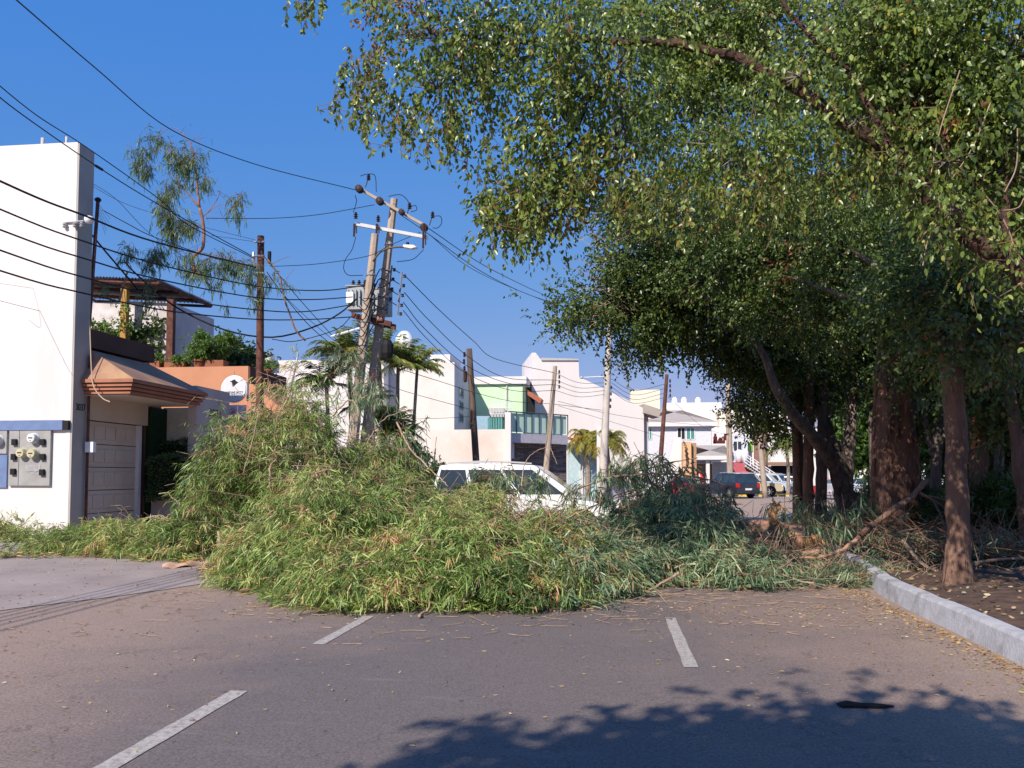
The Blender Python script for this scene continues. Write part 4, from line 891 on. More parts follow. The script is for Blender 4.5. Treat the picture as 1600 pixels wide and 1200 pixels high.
mb = MB(); p = W(606, 548, YA + .2); mb.lathe((p.x, YA + .1, p.z), [(.14, -.25), (.2, -.1), (.2, .15), (.12, .3)], 10); mb.build('coiled_cable', wiremat, pB)

wp, wpb, wpt = pole('weathered wooden pole leaning left behind the white van', (733, 545), (744, 722), 35, .16, .125, wood)
mb = MB()
for zz, dx in ((.25, -.2), (.55, -.22), (.85, -.2)): insul(mb, (wpt.x + dx, 35, wpt.z - zz), 1.0)
mb.lathe((wpt.x + .12, 34.9, wpt.z - 2.9), [(.04, -.25), (.07, -.2), (.07, .2), (.04, .25)], 8); mb.lathe((wpt.x - .15, 34.9, wpt.z - 1.2), [(.04, -.25), (.09, -.2), (.09, .2), (.04, .25)], 8)
mb.build_split('insulator', porcelain, wp)
cp, cpb, cpt = pole('slim concrete pole before the glass balcony', (867.5, 572), (854, 728), 40, .17, .10, concrete, 8)
mb = MB()
for i in range(4): insul(mb, (cpt.x + .2, 39.9, cpt.z - .3 - .24 * i), .8)
mb.build_split('spool_insulator', porcelain, cp)
tp, tpb, tpt = pole('tallest pale concrete pole reaching into the tree crown', (955, 462), (942.5, 735), 43, .24, .13, paleconc)
mb = MB()
for i in range(4): p = lerp(tpt, tpb, .44 + .03 * i); insul(mb, (p.x + .22, 42.9, p.z), .8)
mb.build_split('spool_insulator', porcelain, tp)
mb = MB(); p = W(951, 588, 43); q_ = W(912, 590, 42.5); mb.tube([p, q_], .035, 6); mb.lathe((q_.x - .1, 42.5, q_.z), [(.05, -.06), (.12, 0), (.05, .05)], 8); mb.build('lamp_arm', white_clean, tp)
dp, dpb, dpt = pole('dark slim pole with a white painted foot beyond the branches', (1042, 585), (1032, 720), 43, .14, .09, rust)
mb = MB(); q0 = lerp(dpb, dpt, .015); q1 = lerp(dpb, dpt, .33); mb.tube([q0, q1], [.15, .135], 10); mb.build('white_paint', white, dp)
mb = MB()
for i in range(4): insul(mb, (dpt.x + .15, 42.9, dpt.z - .35 - .25 * i), .8)
mb.build_split('spool_insulator', porcelain, dp)
pole('thick tan concrete pole in front of the grey roofed house', (1137, 600), (1141, 745), 62, .24, .19, concrete)
pole('tan concrete pole standing right of the parked pickup', (1182, 630), (1195, 770), 60, .2, .15, concrete)
fp, fpb, fpt = pole('thin leaning pipe behind the palms', (466, 552), (452, 620), 33, .05, .04, steel, name='roof_pipe')
mb = MB(); a, b = W(517, 526, 23.8), W(562, 513, 23.9); mb.tube([a, b], .035, 6); mb.build('stay_arm', white_clean, pA)

# ================================================================== WIRES
WG = 'overhead wires strung between the poles'
wire_specs = [
 ('uppermost wire crossing the sky above the torn branch', [(20, -5, 11), (150, 107, 14), (268, 203, 17.5), (400, 257, 20.5), (556, 297, 24.2)], .012),
 ('second wire from the top with a dark splice', [(-20, 136, 14), (36, 180, 15), (150, 259, 17.5), (252, 322, 20), (397, 402, 22.4)], .013),
 ('wire running closely above the spliced wire', [(-20, 118, 14), (57, 180, 15.5), (135, 230, 17.5), (250, 312, 20), (292, 350, 21), (397, 404, 22.4)], .012),
 ('thickest black cable across the white tower', [(-20, 274, 15), (0, 283, 15.3), (132, 337, 18), (242, 378, 20), (400, 418, 22.4)], .024),
 ('second cable down across the white tower', [(-20, 318, 15), (0, 327, 15.3), (125, 375, 17.6), (250, 414, 20), (400, 447, 22.4), (500, 454, 23), (571, 446, 24)], .016),
 ('third cable down across the white tower', [(-20, 350, 15), (0, 359, 15.3), (135, 405, 17.6), (250, 437, 20), (400, 465, 22.4), (487, 468, 23.2), (551, 464, 24)], .015),
 ('fourth cable down across the white tower', [(-20, 383, 15), (0, 391, 15.3), (130, 433, 17.6), (265, 466, 20), (400, 484, 22.4), (475, 487, 23), (551, 476, 24)], .015),
 ('fifth cable down across the white tower', [(-20, 415, 15), (0, 423, 15.3), (130, 458, 17.6), (265, 486, 20), (400, 499, 22.4), (487, 499, 23), (551, 495, 24)], .014),
 ('thin lowest wire across the white tower', [(-20, 464, 17), (0, 470, 17.5), (110, 498, 20.1)], .006),
 ('thin faint wire above the meters', [(-20, 440, 18), (0, 443, 18), (112, 459, 20.1)], .004),
 ('long wire from the torn branch to the tilted crossarm', [(322, 341, 21), (425, 341, 22.4), (500, 335, 23.2), (585, 320, 24.3)], .010),
 ('wire from the rusty pole up to the crossarm right end', [(421, 415, 22.5), (432, 416, 22.5), (500, 412, 23), (575, 400, 23.6), (610, 383, 24), (657, 363, 24.3)], .010),
 ('heavy sagging cable from the terrace roof to the transformers', [(196, 410, 21), (215, 430, 22), (272, 478, 22), (350, 515, 22.2), (425, 527, 22.6), (487, 512, 23.1), (530, 490, 23.6), (557, 467, 24)], .024),
 ('black cable from the tower bracket to the terrace roof', [(142, 365, 20.3), (165, 393, 20.8), (205, 440, 21.5), (230, 470, 22)], .024),
 ('lower sagging wire right of the rusty pole', [(425, 530, 22.5), (462, 533, 22.9), (525, 515, 23.4), (548, 495, 24)], .012),
 ('diagonal wire falling from the rusty pole top to the palms', [(412, 400, 22.5), (470, 470, 24), (530, 535, 27), (580, 580, 30)], .011),
 ('second diagonal wire falling from the rusty pole', [(417, 425, 22.5), (450, 470, 23.5), (490, 515, 25), (540, 555, 28), (600, 600, 33), (735, 640, 35)], .012),
 ('thin diagonal wire falling from the rusty pole bracket', [(420, 432, 22.5), (460, 478, 24), (520, 530, 27), (560, 552, 30)], .008),
 ('wire from the mast top down to the rusty pole', [(160, 328, 21.2), (200, 350, 21.4), (240, 370, 21.7), (330, 402, 22.1), (400, 423, 22.4)], .012),
 ('wire from the garage mast passing behind the torn branch', [(133, 280, 20.9), (180, 310, 21.2), (232, 363, 21.8), (300, 410, 22.2)], .007),
 ('faint wire from the tower edge to the rusty pole', [(134, 285, 20.9), (200, 320, 21.3), (300, 350, 22), (399, 375, 22.5)], .006),
 ('faint nearly level wire left of the rusty pole', [(330, 368, 22), (400, 378, 22.5)], .006),
 ('top wire running right from the transformer rack', [(634, 432, 25), (687, 485, 28), (740, 533, 33), (775, 561, 36), (868, 583, 40)], .014),
 ('second wire running right from the transformer rack', [(632, 457, 25), (670, 500, 28), (730, 556, 34), (790, 590, 37), (868, 594, 40)], .014),
 ('third wire running right from the transformer rack', [(630, 472, 25), (665, 515, 28), (730, 572, 34), (800, 600, 37), (868, 601, 40)], .014),
 ('lowest wire running right from the transformer rack', [(630, 485, 25), (668, 530, 29), (728, 583, 34.5), (800, 610, 37), (868, 610, 40)], .013),
 ('uppermost wire from the crossarm into the tree crown', [(670, 357, 24.3), (750, 411, 30), (820, 447, 36), (880, 474, 42)], .013),
 ('middle wire from the crossarm into the tree crown', [(670, 366, 24.3), (750, 423, 30), (820, 458, 36), (880, 478, 42)], .013),
 ('wire leaving the middle of the crossarm to the right', [(625, 335, 24.4), (670, 366, 27), (750, 427, 32), (880, 482, 44)], .011),
 ('low wire across the big white building wall', [(620, 575, 25), (700, 600, 31), (740, 613, 35), (800, 627, 38), (860, 631, 40), (940, 641, 43)], .012),
 ('thin level wire across the big white building', [(640, 655, 34), (700, 653, 34.5), (744, 650, 35)], .009),
 ('first of the four wires right of the balcony pole', [(868, 583, 40), (905, 598, 41.5), (948, 598, 43)], .011),
 ('second of the four wires right of the balcony pole', [(868, 594, 40), (905, 606, 41.5), (948, 604, 43)], .011),
 ('third of the four wires right of the balcony pole', [(868, 601, 40), (905, 613, 41.5), (948, 610, 43)], .011),
 ('lowest of the four wires right of the balcony pole', [(868, 610, 40), (905, 620, 41.5), (948, 616, 43)], .011),
 ('top wire between tall pale pole and dark slim pole', [(955, 592, 43), (990, 610, 43), (1040, 600, 43)], .011),
 ('second wire between tall pale pole and dark slim pole', [(955, 598, 43), (990, 617, 43), (1040, 607, 43)], .011),
 ('third wire between tall pale pole and dark slim pole', [(954, 604, 43), (990, 624, 43), (1040, 614, 43)], .011),
 ('fourth wire between tall pale pole and dark slim pole', [(953, 610, 43), (990, 630, 43), (1040, 621, 43)], .011),
 ('low double wire right of the balcony pole', [(872, 627, 40), (945, 645, 43), (1030, 658, 50), (1140, 668, 62)], .010),
 ('lowest wire crossing the tall white house', [(872, 634, 40), (945, 656, 43), (1035, 683, 50)], .009),
 ('far wire running from the dark pole towards the stairs', [(1044, 620, 43), (1100, 668, 55), (1141, 680, 62), (1190, 690, 62)], .009),
]
def yw(px): return 1.007 * (9.5 * 1300 / (955 - px)) - 1.13
for lb, pts, rr in wire_specs:
    back = []
    if 'across the white tower' in lb and 'thin' not in lb:
        # these run parallel to the street towards the next pole behind the viewpoint
        pts = [(p[0], p[1], yw(p[0])) if p[0] < 401 else p for p in pts]; pts = [p for p in pts if p[0] >= 0]; p0 = W(*pts[0]); rr = min(max(rr, .016), .02)
        back = [Vector((p0.x, -18, p0.z + 1.1)), Vector((p0.x, -9, p0.z + .5)), Vector((p0.x, 0, p0.z + .1)), Vector((p0.x, 6, p0.z))]
    if back:
        m_ = MB(); m_.tube(smoothpath(back + [W(*p) for p in pts], 50), rr, 5)
        tag(m_.build('overhead_wire', wiremat), lb, 'wire', WG); continue
    m_ = MB(); m_.tube(smoothpath([W(*p) for p in pts], 30), rr, 5)
    tag(m_.build('overhead_wire', wiremat), lb, 'wire', WG)
m_ = MB(); a, b = W(148, 258, 17.4), W(161, 266, 17.8); m_.tube([a, lerp(a, b, .1), lerp(a, b, .9), b], [.014, .032, .032, .014], 8); tag(m_.build('wire_splice', wiremat, smooth=True), 'dark splice sleeve on the second wire beside the tower', 'wire splice')

# ================================================================== VEHICLES
def car(label, cat, loc, rz, L, Wd, H, kind, col, group=None, name='parked_car', opened=False):
    t = thing(name, label, cat, loc, rz, group)
    pm = mat('paint_%s' % '_'.join('%02d' % int(c * 99) for c in col), col, .28, tuple(c * .97 for c in col), 3, spec=.5, coat=.6)
    h = Wd / 2; rw = .34 if kind not in ('suv', 'pickup') else .38; wf, wr = L * .31, -L * .30
    K = {'van':   dict(belt=.56, top=[(-.5, .30), (-.497, .50), (-.48, .60), (.22, .54), (.36, .49), (.46, .40), (.5, .30)], gh=[(-.485, -.44), (.30, .06)]),
         'suv':   dict(belt=.60, top=[(-.5, .34), (-.5, .56), (-.48, .62), (.20, .60), (.40, .54), (.48, .46), (.5, .32)], gh=[(-.475, -.43), (.22, .08)]),
         'sedan': dict(belt=.62, top=[(-.5, .36), (-.495, .62), (-.46, .69), (-.33, .70), (.17, .64), (.40, .56), (.48, .46), (.5, .32)], gh=[(-.37, -.21), (.20, .03)]),
         'pickup': dict(belt=.60, top=[(-.5, .34), (-.5, .60), (-.48, .62), (.20, .61), (.44, .56), (.49, .46), (.5, .32)], gh=[(-.12, -.08), (.22, .08)])}[kind]
    zb = K['belt'] * H; z0 = .17 * H if kind != 'pickup' else .24 * H
    pts = [(x * L, z * H) for x, z in K['top']]
    def arch(cx): return [(cx + (rw + .07) * math.cos(a), rw + (rw + .07) * math.sin(a)) for a in [math.asin((z0 - rw) / (rw + .07)) + (math.pi - 2 * math.asin((z0 - rw) / (rw + .07))) * i / 12 for i in range(13)]]
    pts += [(L * .495, z0 + .05), (L * .47, z0)] + arch(wf) + arch(wr) + [(-L * .47, z0), (-L * .498, z0 + .06)]
    mb = MB(); n = len(pts)
    lays = []
    for y, ins in ((-h, .03), (-h + .06, 0), (h - .06, 0), (h, .03)):
        lays.append([(x * (1 - ins * .25), y, z + (-ins if z > .5 * H * .9 else 0)) for x, z in pts])
    vs = [v for l_ in lays for v in l_]; fs = [tuple(range(n)), tuple(range(3 * n, 4 * n))[::-1]]
    for l_ in range(3): fs += [(l_ * n + i, l_ * n + (i + 1) % n, (l_ + 1) * n + (i + 1) % n, (l_ + 1) * n + i) for i in range(n)]
    mb.add(vs, fs); body = mb.build('body', pm, t)
    mb = MB(); mb.box((-L * .46, -h + .12, z0 + .03), (L * .44, h - .12, zb - .15)); mb.build('underbody', dark, t)
    # greenhouse
    (rb, rt), (fb_, ft) = K['gh']; hb, ht = h - .03, h - .19; zt_ = H - .05
    q = [(rb * L, zb - .06), (rt * L, zt_), (ft * L, zt_), (fb_ * L, zb - .06)]
    def gp(u, v, side): # u rear->front, v bottom->top
        xb = q[0][0] + (q[3][0] - q[0][0]) * u; xt = q[1][0] + (q[2][0] - q[1][0]) * u; z = q[0][1] + (zt_ - q[0][1]) * v
        return Vector((xb + (xt - xb) * v, side * (hb + (ht - hb) * v), z))
    mb = MB(); ring = []
    for s_ in (-1, 1):
        ring.append([gp(0, 0, s_), gp(0, 1, s_), gp(.5, 1, s_) + Vector((0, 0, .05)), gp(1, 1, s_), gp(1, 0, s_)])
    vs = ring[0] + ring[1]; mb.add(vs, [(0, 1, 2, 3, 4), (9, 8, 7, 6, 5), (0, 5, 6, 1), (1, 6, 7, 2), (2, 7, 8, 3), (3, 8, 9, 4), (4, 9, 5, 0)])
    mb.build('cabin', pm, t, bevel=.05)
    nw = {'van': [(.03, .27), (.30, .60), (.63, .93)], 'suv': [(.04, .28), (.31, .60), (.63, .93)], 'sedan': [(.05, .2), (.22, .56), (.59, .93)], 'pickup': [(.06, .48), (.53, .93)]}[kind]
    for s_ in (-1, 1):
        for (u0, u1) in nw:
            m_ = MB(); off = Vector((0, s_ * .006, 0)); m_.slab([gp(u0, .13, s_) + off, gp(u1, .13, s_) + off, gp(u1 if u1 < .9 else u1 - .01, .86, s_) + off, gp(u0, .86, s_) + off], (0, s_ * .006, 0)); m_.build('window', glass, t)
    for (u, sg, nm) in ((1, 1, 'windshield'), (0, -1, 'rear_window')):
        m_ = MB(); pts_ = [gp(u, .12, -1), gp(u, .12, 1), gp(u, .88, 1), gp(u, .88, -1)]; pts_ = [Vector((p.x + sg * .006, p.y * .93, p.z)) for p in pts_]; m_.slab(pts_, (sg * .008, 0, .004)); m_.build(nm, glass, t)
    for cx in (wf, wr):
        for s_ in (-1, 1):
            m_ = MB(); y = s_ * (h - .12); m_.lathe((cx, y, rw), [(rw * .6, -.10), (rw * .93, -.11), (rw, -.08), (rw, .08), (rw * .93, .11), (rw * .6, .10)], 24, axis='y'); wh = m_.build('wheel', tyre, t)
            m_ = MB(); m_.lathe((cx, y + s_ * .085, rw), [(rw * .62, -.02), (rw * .64, .0), (rw * .60, .018)], 20, axis='y')
            m_.build('rim', dark, wh)
            m_ = MB()
            for k_ in range(6):
                a = k_ * math.pi / 3; c_, s2 = math.cos(a), math.sin(a); m_.slab([(cx - s2 * .03, y + s_ * .104, rw + c_ * .03), (cx + s2 * .03, y + s_ * .104, rw - c_ * .03), (cx + s2 * .03 + c_ * rw * .6, y + s_ * .11, rw - c_ * .03 + s2 * rw * .6), (cx - s2 * .03 + c_ * rw * .6, y + s_ * .11, rw + c_ * .03 + s2 * rw * .6)], (0, s_ * .01, 0))
            m_.lathe((cx, y + s_ * .10, rw), [(rw * .2, 0), (rw * .2, s_ * .02)], 12, axis='y'); m_.lathe((cx, y + s_ * .105, rw), [(rw * .55, -.012), (rw * .63, 0), (rw * .55, .012)], 20, axis='y') if False else None
            m_.build('spokes', rim, wh)
    for s_ in (-1, 1):
        m_ = MB(); m_.box((L * .455, s_ * (h - .34), .40 * H), (L * .492, s_ * (h - .01), .49 * H)); m_.build('headlight', whitelamp, t, bevel=.01)
        m_ = MB(); m_.box((-L * .503, s_ * (h - .22), .44 * H), (-L * .47, s_ * (h + .004), .60 * H)); m_.build('tail_light', redlamp, t, bevel=.01)
        m_ = MB(); p = gp(.93, .08, s_); m_.box((p.x - .08, p.y, p.z), (p.x + .06, p.y + s_ * .2, p.z + .15)); m_.build('mirror', pm if kind != 'pickup' else black, t, bevel=.02)
        for u in (.29, .62):
            m_ = MB(); p = gp(u, -.18, s_); m_.box((p.x - .10, s_ * (h + .0), p.z), (p.x + .06, s_ * (h + .03), p.z + .03)); m_.build('door_handle', pm, t)
        m_ = MB()
        for u in (.295, .615): p = gp(u, 0, s_); m_.box((p.x - .005, s_ * (h - .01), z0 + .12), (p.x + .005, s_ * (h + .002), p.z)); 
        m_.build_split('door_gap', dark, t)
    if kind == 'van' or kind == 'suv':
        m_ = MB()
        for s_ in (-1, 1): m_.tube([gp(.08, 1, s_) + Vector((0, -s_ * .1, .06)), gp(.5, 1, s_) + Vector((0, -s_ * .1, .11)), gp(.9, 1, s_) + Vector((0, -s_ * .1, .06))], .02, 6)
        m_.build_split('roof_rail', stonegrey, t)
    if kind == 'pickup':
        m_ = MB(); m_.box((-L * .485, -h + .08, .42 * H), (-L * .14, h - .08, .622 * H)); m_.build('bed_liner', dark, t)
    m_ = MB(); m_.box((L * .485, -h * .6, .24 * H), (L * .503, h * .6, .36 * H)); m_.build('grille', black, t)
    m_ = MB(); m_.box((-L * .507, -.26, .33 * H), (-L * .500, .26, .33 * H + .13)); m_.build('licence_plate', white_clean, t)
    return t
van = car('white minivan half buried behind the fallen branches', 'van', (W(823, 800, 21.9).x, 21.9, 0), R(-2), 4.95, 1.9, 1.9, 'van', (.80, .80, .81), name='white_van')
m_ = MB(); m_.box((1.95, -.965, .90), (2.09, -.94, .96)); m_.build('side_marker', amber, van)
CG = 'cars parked along the far kerb'
def gcar(px, py, *a, **k): p = G(px, py); return car(a[0], a[1], (p.x, p.y, .004), *a[2:], **k)
gcar(1139, 778, 'dark SUV with its tail to the road left of the pickup', 'car', R(118), 4.4, 1.85, 1.72, 'suv', (.018, .026, .04), CG)
gcar(1171, 775.5, 'gold pickup truck parked left of the tan concrete pole', 'pickup', R(-12), 4.9, 1.85, 1.72, 'pickup', (.46, .38, .24), CG)
gcar(1196, 771, 'light blue SUV parked behind the gold pickup', 'car', R(-20), 4.4, 1.8, 1.7, 'suv', (.42, .50, .60), CG)
gcar(1216, 769, 'silver grey SUV with dark tailgate further along', 'car', R(-40), 4.3, 1.8, 1.7, 'suv', (.45, .50, .56), CG)
gcar(1240, 769, 'white hatchback partly behind the twin trunks', 'car', R(-15), 4.2, 1.75, 1.5, 'sedan', (.75, .75, .76), CG)
gcar(1074, 779, 'red car with a warning triangle on its roof', 'car', R(75), 4.3, 1.75, 1.5, 'sedan', (.45, .02, .05), CG)
gcar(1352, 781, 'silver sedan seen left of the thick red trunk', 'car', R(8), 4.6, 1.8, 1.5, 'sedan', (.55, .60, .66), CG)
gcar(1300, 780, 'dark red car seen between the grey trunks', 'car', R(160), 4.4, 1.8, 1.45, 'sedan', (.30, .02, .02), CG)
gcar(1372, 769, 'pale hatchback far behind the silver sedan', 'car', R(0), 4.2, 1.8, 1.5, 'sedan', (.6, .62, .66), CG)
gcar(1585, 775, 'blue grey car at the right edge behind the dark trunks', 'car', R(10), 4.4, 1.8, 1.5, 'sedan', (.35, .45, .62), CG)
gcar(1480, 773, 'black car behind the forked grey tree', 'car', R(5), 4.4, 1.8, 1.5, 'sedan', (.02, .02, .03), CG)
p = W(1092, 741, 66); t = thing('warning_triangle', 'small red and white triangle sign above the parked cars', 'sign')
m_ = MB(); m_.slab([p + Vector((-.35, 0, -.3)), p + Vector((.35, 0, -.3)), p + Vector((0, 0, .4))], (0, .03, 0)); m_.build('panel', mat('triangle_red', (.8, .05, .03), .5), t)
m_ = MB(); m_.slab([p + Vector((-.13, -.01, -.18)), p + Vector((.13, -.01, -.18)), p + Vector((0, -.01, .08))], (0, .008, 0)); m_.tube([p + Vector((0, .03, -.3)), Vector((p.x, p.y + .03, 0))], .03, 5); m_.build('centre_and_post', white_clean, t)
for px, w_ in ((1161, 1.2), (1203, 1.6), (1222, 1.0)):
    p = G(px, 776); m_ = MB(); m_.box((p.x - w_ / 2, p.y, .005), (p.x + w_ / 2, p.y + .25, .14)); tag(m_.build('painted_kerb', yellow), kind='structure')

# ================================================================== PALMS, BUSHES ON THE LEFT PAVEMENT
def palm(label, px, pyt, base_px, Y, nf, fl, r, seed, mt=palmleaf, group='palms behind the concrete poles', name='palm_tree', droop=.62):
    g = random.Random(seed); t = thing(name, label, 'palm', (0, 0, 0), 0, group); top = W(px, pyt, Y); b = W(base_px, 742, Y); b.z = 0
    m_ = MB(); pth = smoothpath([b, lerp(b, top, .5) + Vector((.08, 0, 0)), top], 14); m_.tube(pth, [r * (1.15 - .35 * i / (len(pth) - 1)) * (1.06 if i % 2 else 1) for i in range(len(pth))], 8); m_.build('trunk', mat('palm_trunk', (.36, .30, .25), .95, (.22, .18, .15), 6, bump=.4), t)
    st = MB(); P_, D_, LL, RR = [], [], [], []
    for k_ in range(nf):
        az = k_ * 2.399 + g.uniform(-.3, .3); el = g.uniform(.15, 1.35) ; d = Vector((math.cos(az) * math.cos(el), math.sin(az) * math.cos(el), math.sin(el)))
        ln = fl * g.uniform(.75, 1.1); pts = []; p = top.copy(); dd = d.copy(); yel = g.random() ** 2
        for i in range(9):
            pts.append(p.copy()); p = p + dd * (ln / 8); dd = (dd + Vector((0, 0, -.13 * droop - .05 * i * droop))).normalized()
        st.tube(pts, [.022 - .002 * i for i in range(9)], 4)
        for i in range(1, 9):
            a = pts[i - 1]; c_ = pts[i]; ax = (c_ - a).normalized(); sd = ax.cross(Vector((0, 0, 1))).normalized()
            for j in range(5):
                o = lerp(a, c_, j / 5)
                for s_ in (-1, 1):
                    P_.append(o); D_.append(ax * .55 + sd * s_ * .9 + Vector((g.uniform(-.1, .1), g.uniform(-.1, .1), g.uniform(-.45, .1)))); LL.append(ln * .26 * (1 - abs(i - 4.5) / 7)); RR.append(.25 + .55 * yel + g.uniform(-.15, .15))
    st.build('rachises', mat('palm_rachis', (.30, .30, .08), .7), t)
    leaves('fronds', np.array([npv(v) for v in P_]), np.array([npv(v) for v in D_]), np.array(LL), .024, mt, t, bend=.35, wprof=(.5, .4), rnd=np.array(RR), seed=seed)
palm('short feathery palm left of the concrete poles', 510, 600, 512, 27.5, 18, 1.39, .08, 1, darkleaf)
palm('leafy palm directly behind the left concrete pole', 545, 560, 548, 28.5, 29, 1.56, .09, 2)
palm('tall palm with yellowed fronds behind the right concrete pole', 592, 560, 598, 30.0, 26, 1.39, .09, 3)
palm('slim palm crowning right of the poles', 622, 572, 612, 31.0, 25, 1.43, .08, 4)
palm('rightmost slim leaning palm before the white building', 652, 575, 630, 31.5, 23, 1.23, .07, 5)
palm('low bushy palm at the foot of the slim palms', 605, 680, 605, 27.5, 20, 1.39, .1, 6, darkleaf)
palm('dark low palm between the poles and the trunks', 580, 640, 582, 28.5, 18, 1.31, .09, 7, darkleaf)
palm('little arching palm right of the low bushy palm', 632, 690, 632, 28, 11, 1.07, .07, 8, darkleaf)
palm('yellow green bushy palm beside the tall pale pole', 948, 697, 948, 48, 44, 1.7, .16, 9, palmyellow, 'yellowing palms by the tall white house', droop=1.4)
palm('orange tinted palm left of the tall pale pole', 915, 690, 918, 50, 34, 1.5, .16, 10, palmyellow, 'yellowing palms by the tall white house', droop=1.4)
palm('far palm beside the carport behind the parked cars', 1229, 700, 1231, 72, 17, 3.00, .14, 12, palmleaf, 'far palms', droop=1.2)
o = thing('round_bush', 'rounded dark green bush right of the concrete poles', 'bush')
leafball(o, [(W(635, 732, 26), (.75, .7, .72), 1), (W(664, 740, 26), (.5, .6, .7), .7), (W(612, 745, 26), (.7, .6, .7), .8)], 3200, 8, darkleaf, .075, .042, 51, sub=40, sig=.12, slen=.15)
m_ = MB(); m_.tube([W(640, 830, 26), W(640, 740, 26)], .06, 6); m_.build('stem', bark_grey, o)

# ================================================================== TREES OF THE MEDIAN
def crown(parent, blobs, n, k, material, L, Wd, seed, fork=None, mbk_=None, **kw):
    leafball(parent, blobs, n, k, material, L, Wd, seed, name='crown', **kw)
    # small twigs from each blob centre outwards
    g = np.random.default_rng(seed + 9); A_, B_ = [], []
    for (c, r, w) in blobs:
        c = npv(c); r = np.array(r)
        m_ = int(14 + 10 * w); e = c + unit(g.normal(size=(m_, 3))) * r * g.uniform(.5, 1.0, (m_, 1)); s = c + (e - c) * g.uniform(0, .5, (m_, 1))
        A_.append(s); B_.append(e)
    twigs('twigs', np.concatenate(A_), np.concatenate(B_), .014, .005, bark_grey, parent)

def tree(label, base, path, r0, r1, bark, blobs, n, k, leafm, L, Wd, seed, forks=(), name='ficus_tree', **kw):
    t = thing(name, label, 'tree', (0, 0, 0), 0, kw.pop('group', None)); mb = MB()
    pth = limb(mb, [base] + list(path), r0, r1, 16, wob=.018, seed=seed)
    # root flare
    b = Vector(base); mb.lathe((b.x, b.y, b.z - .05), [(r0 * 1.7, 0), (r0 * 1.3, .12), (r0 * 1.08, .35), (r0 * .9, .6)], 14)
    mb.build('trunk', bark, t, smooth=True)
    for i, (pts, ra, rb_) in enumerate(forks):
        lb = MB(); limb(lb, pts, ra, rb_, 9, wob=.02, seed=seed + i); lb.build('limb', bark, t, smooth=True)
    if n: crown(t, blobs, n, k, leafm, L, Wd, seed, **kw)
    return t
B = lambda px, py, Y, rx, ry, rz, w=1.0: (W(px, py, Y), (rx, ry, rz), w)

# A: near tree, trunk out of frame at right, bough sweeping over the road
A0 = Vector((6.6, 7.6, .15))
bough = [W(1700, 560, 7.9), W(1640, 478, 7.9), W(1580, 412, 8), W(1500, 362, 8.1), W(1430, 275, 8.2), W(1390, 235, 8.3), W(1300, 178, 8.4), W(1235, 133, 8.5), W(1150, 88, 8.7)]
near_blobs = [
 B(675.364, 60, 9, 0.54, 0.70, 0.41, 0.236), B(741.636, 40, 9, 0.50, 0.80, 0.38, 0.279), B(741.636, 130, 9, 0.47, 0.70, 0.30, 0.217), B(682.727, 140, 9, 0.32, 0.50, 0.26, 0.105), B(579.636, 5, 9, 0.25, 0.30, 0.15, 0.037), B(807.909, 90, 9.2, 0.54, 0.80, 0.45, 0.341),
 B(872, 60, 9.2, 0.56, 0.80, 0.60, 0.446), B(882, 190, 9.2, 0.44, 0.60, 0.50, 0.360), B(847, 290, 9.2, 0.40, 0.50, 0.50, 0.223), B(815.273, 345, 9.2, 0.25, 0.35, 0.22, 0.068), B(962, 110, 9, 0.64, 0.80, 0.80, 0.670), B(962, 225, 9, 0.32, 0.50, 0.40, 0.223),
 B(1050, 75, 12, 1.0, .8, .75, 1.3), B(1075, 190, 12, .95, .8, .85, 1.4), B(1150, 75, 12, 1.0, .8, .7, 1.2), B(1100, 40, 12.5, 1.30, 0.80, 0.90, 1.200), B(1170, 230, 10.8, 1.00, 0.80, 0.90, 1.500), B(1240, 50, 12, 1.20, 0.90, 0.90, 1.400), B(1310, 130, 12, 1.20, 0.80, 0.90, 1.400),
 B(1370, 70, 8.8, 0.80, 0.70, 0.60, 1.300), B(1460, 60, 8.8, 0.80, 0.80, 0.80, 1.400), B(1490, 190, 8.9, 0.70, 0.60, 0.70, 1.200), B(1570, 100, 8.6, 0.70, 0.80, 0.80, 1.300), B(1570, 260, 8.8, 0.60, 0.60, 0.70, 1.000), B(1420, 150, 9.4, 0.70, 0.60, 0.60, 1.000), B(1600, 380, 9.3, 0.50, 0.60, 0.50, 0.500), B(1320, 260, 11.8, 0.90, 0.60, 0.80, 1.000), B(1010, 0, 12, 1.60, 1.00, 0.60, 1.200), B(1400, 0, 12, 2.40, 1.20, 0.70, 1.600), B(800, 290, 9.1, 0.40, 0.40, 0.33, 0.186), B(800, 350, 9.1, .25, .3, .18, .06), B(850, 335, 9.1, 0.33, 0.35, 0.25, 0.124), B(1340, 190, 8, 0.12, 0.20, 0.10, 0.050), B(1480, 250, 7.8, 0.25, 0.20, 0.20, 0.120), B(1490, 330, 7.6, 0.15, 0.20, 0.10, 0.050), B(1250, 120, 8.2, 0.25, 0.20, 0.10, 0.080)]
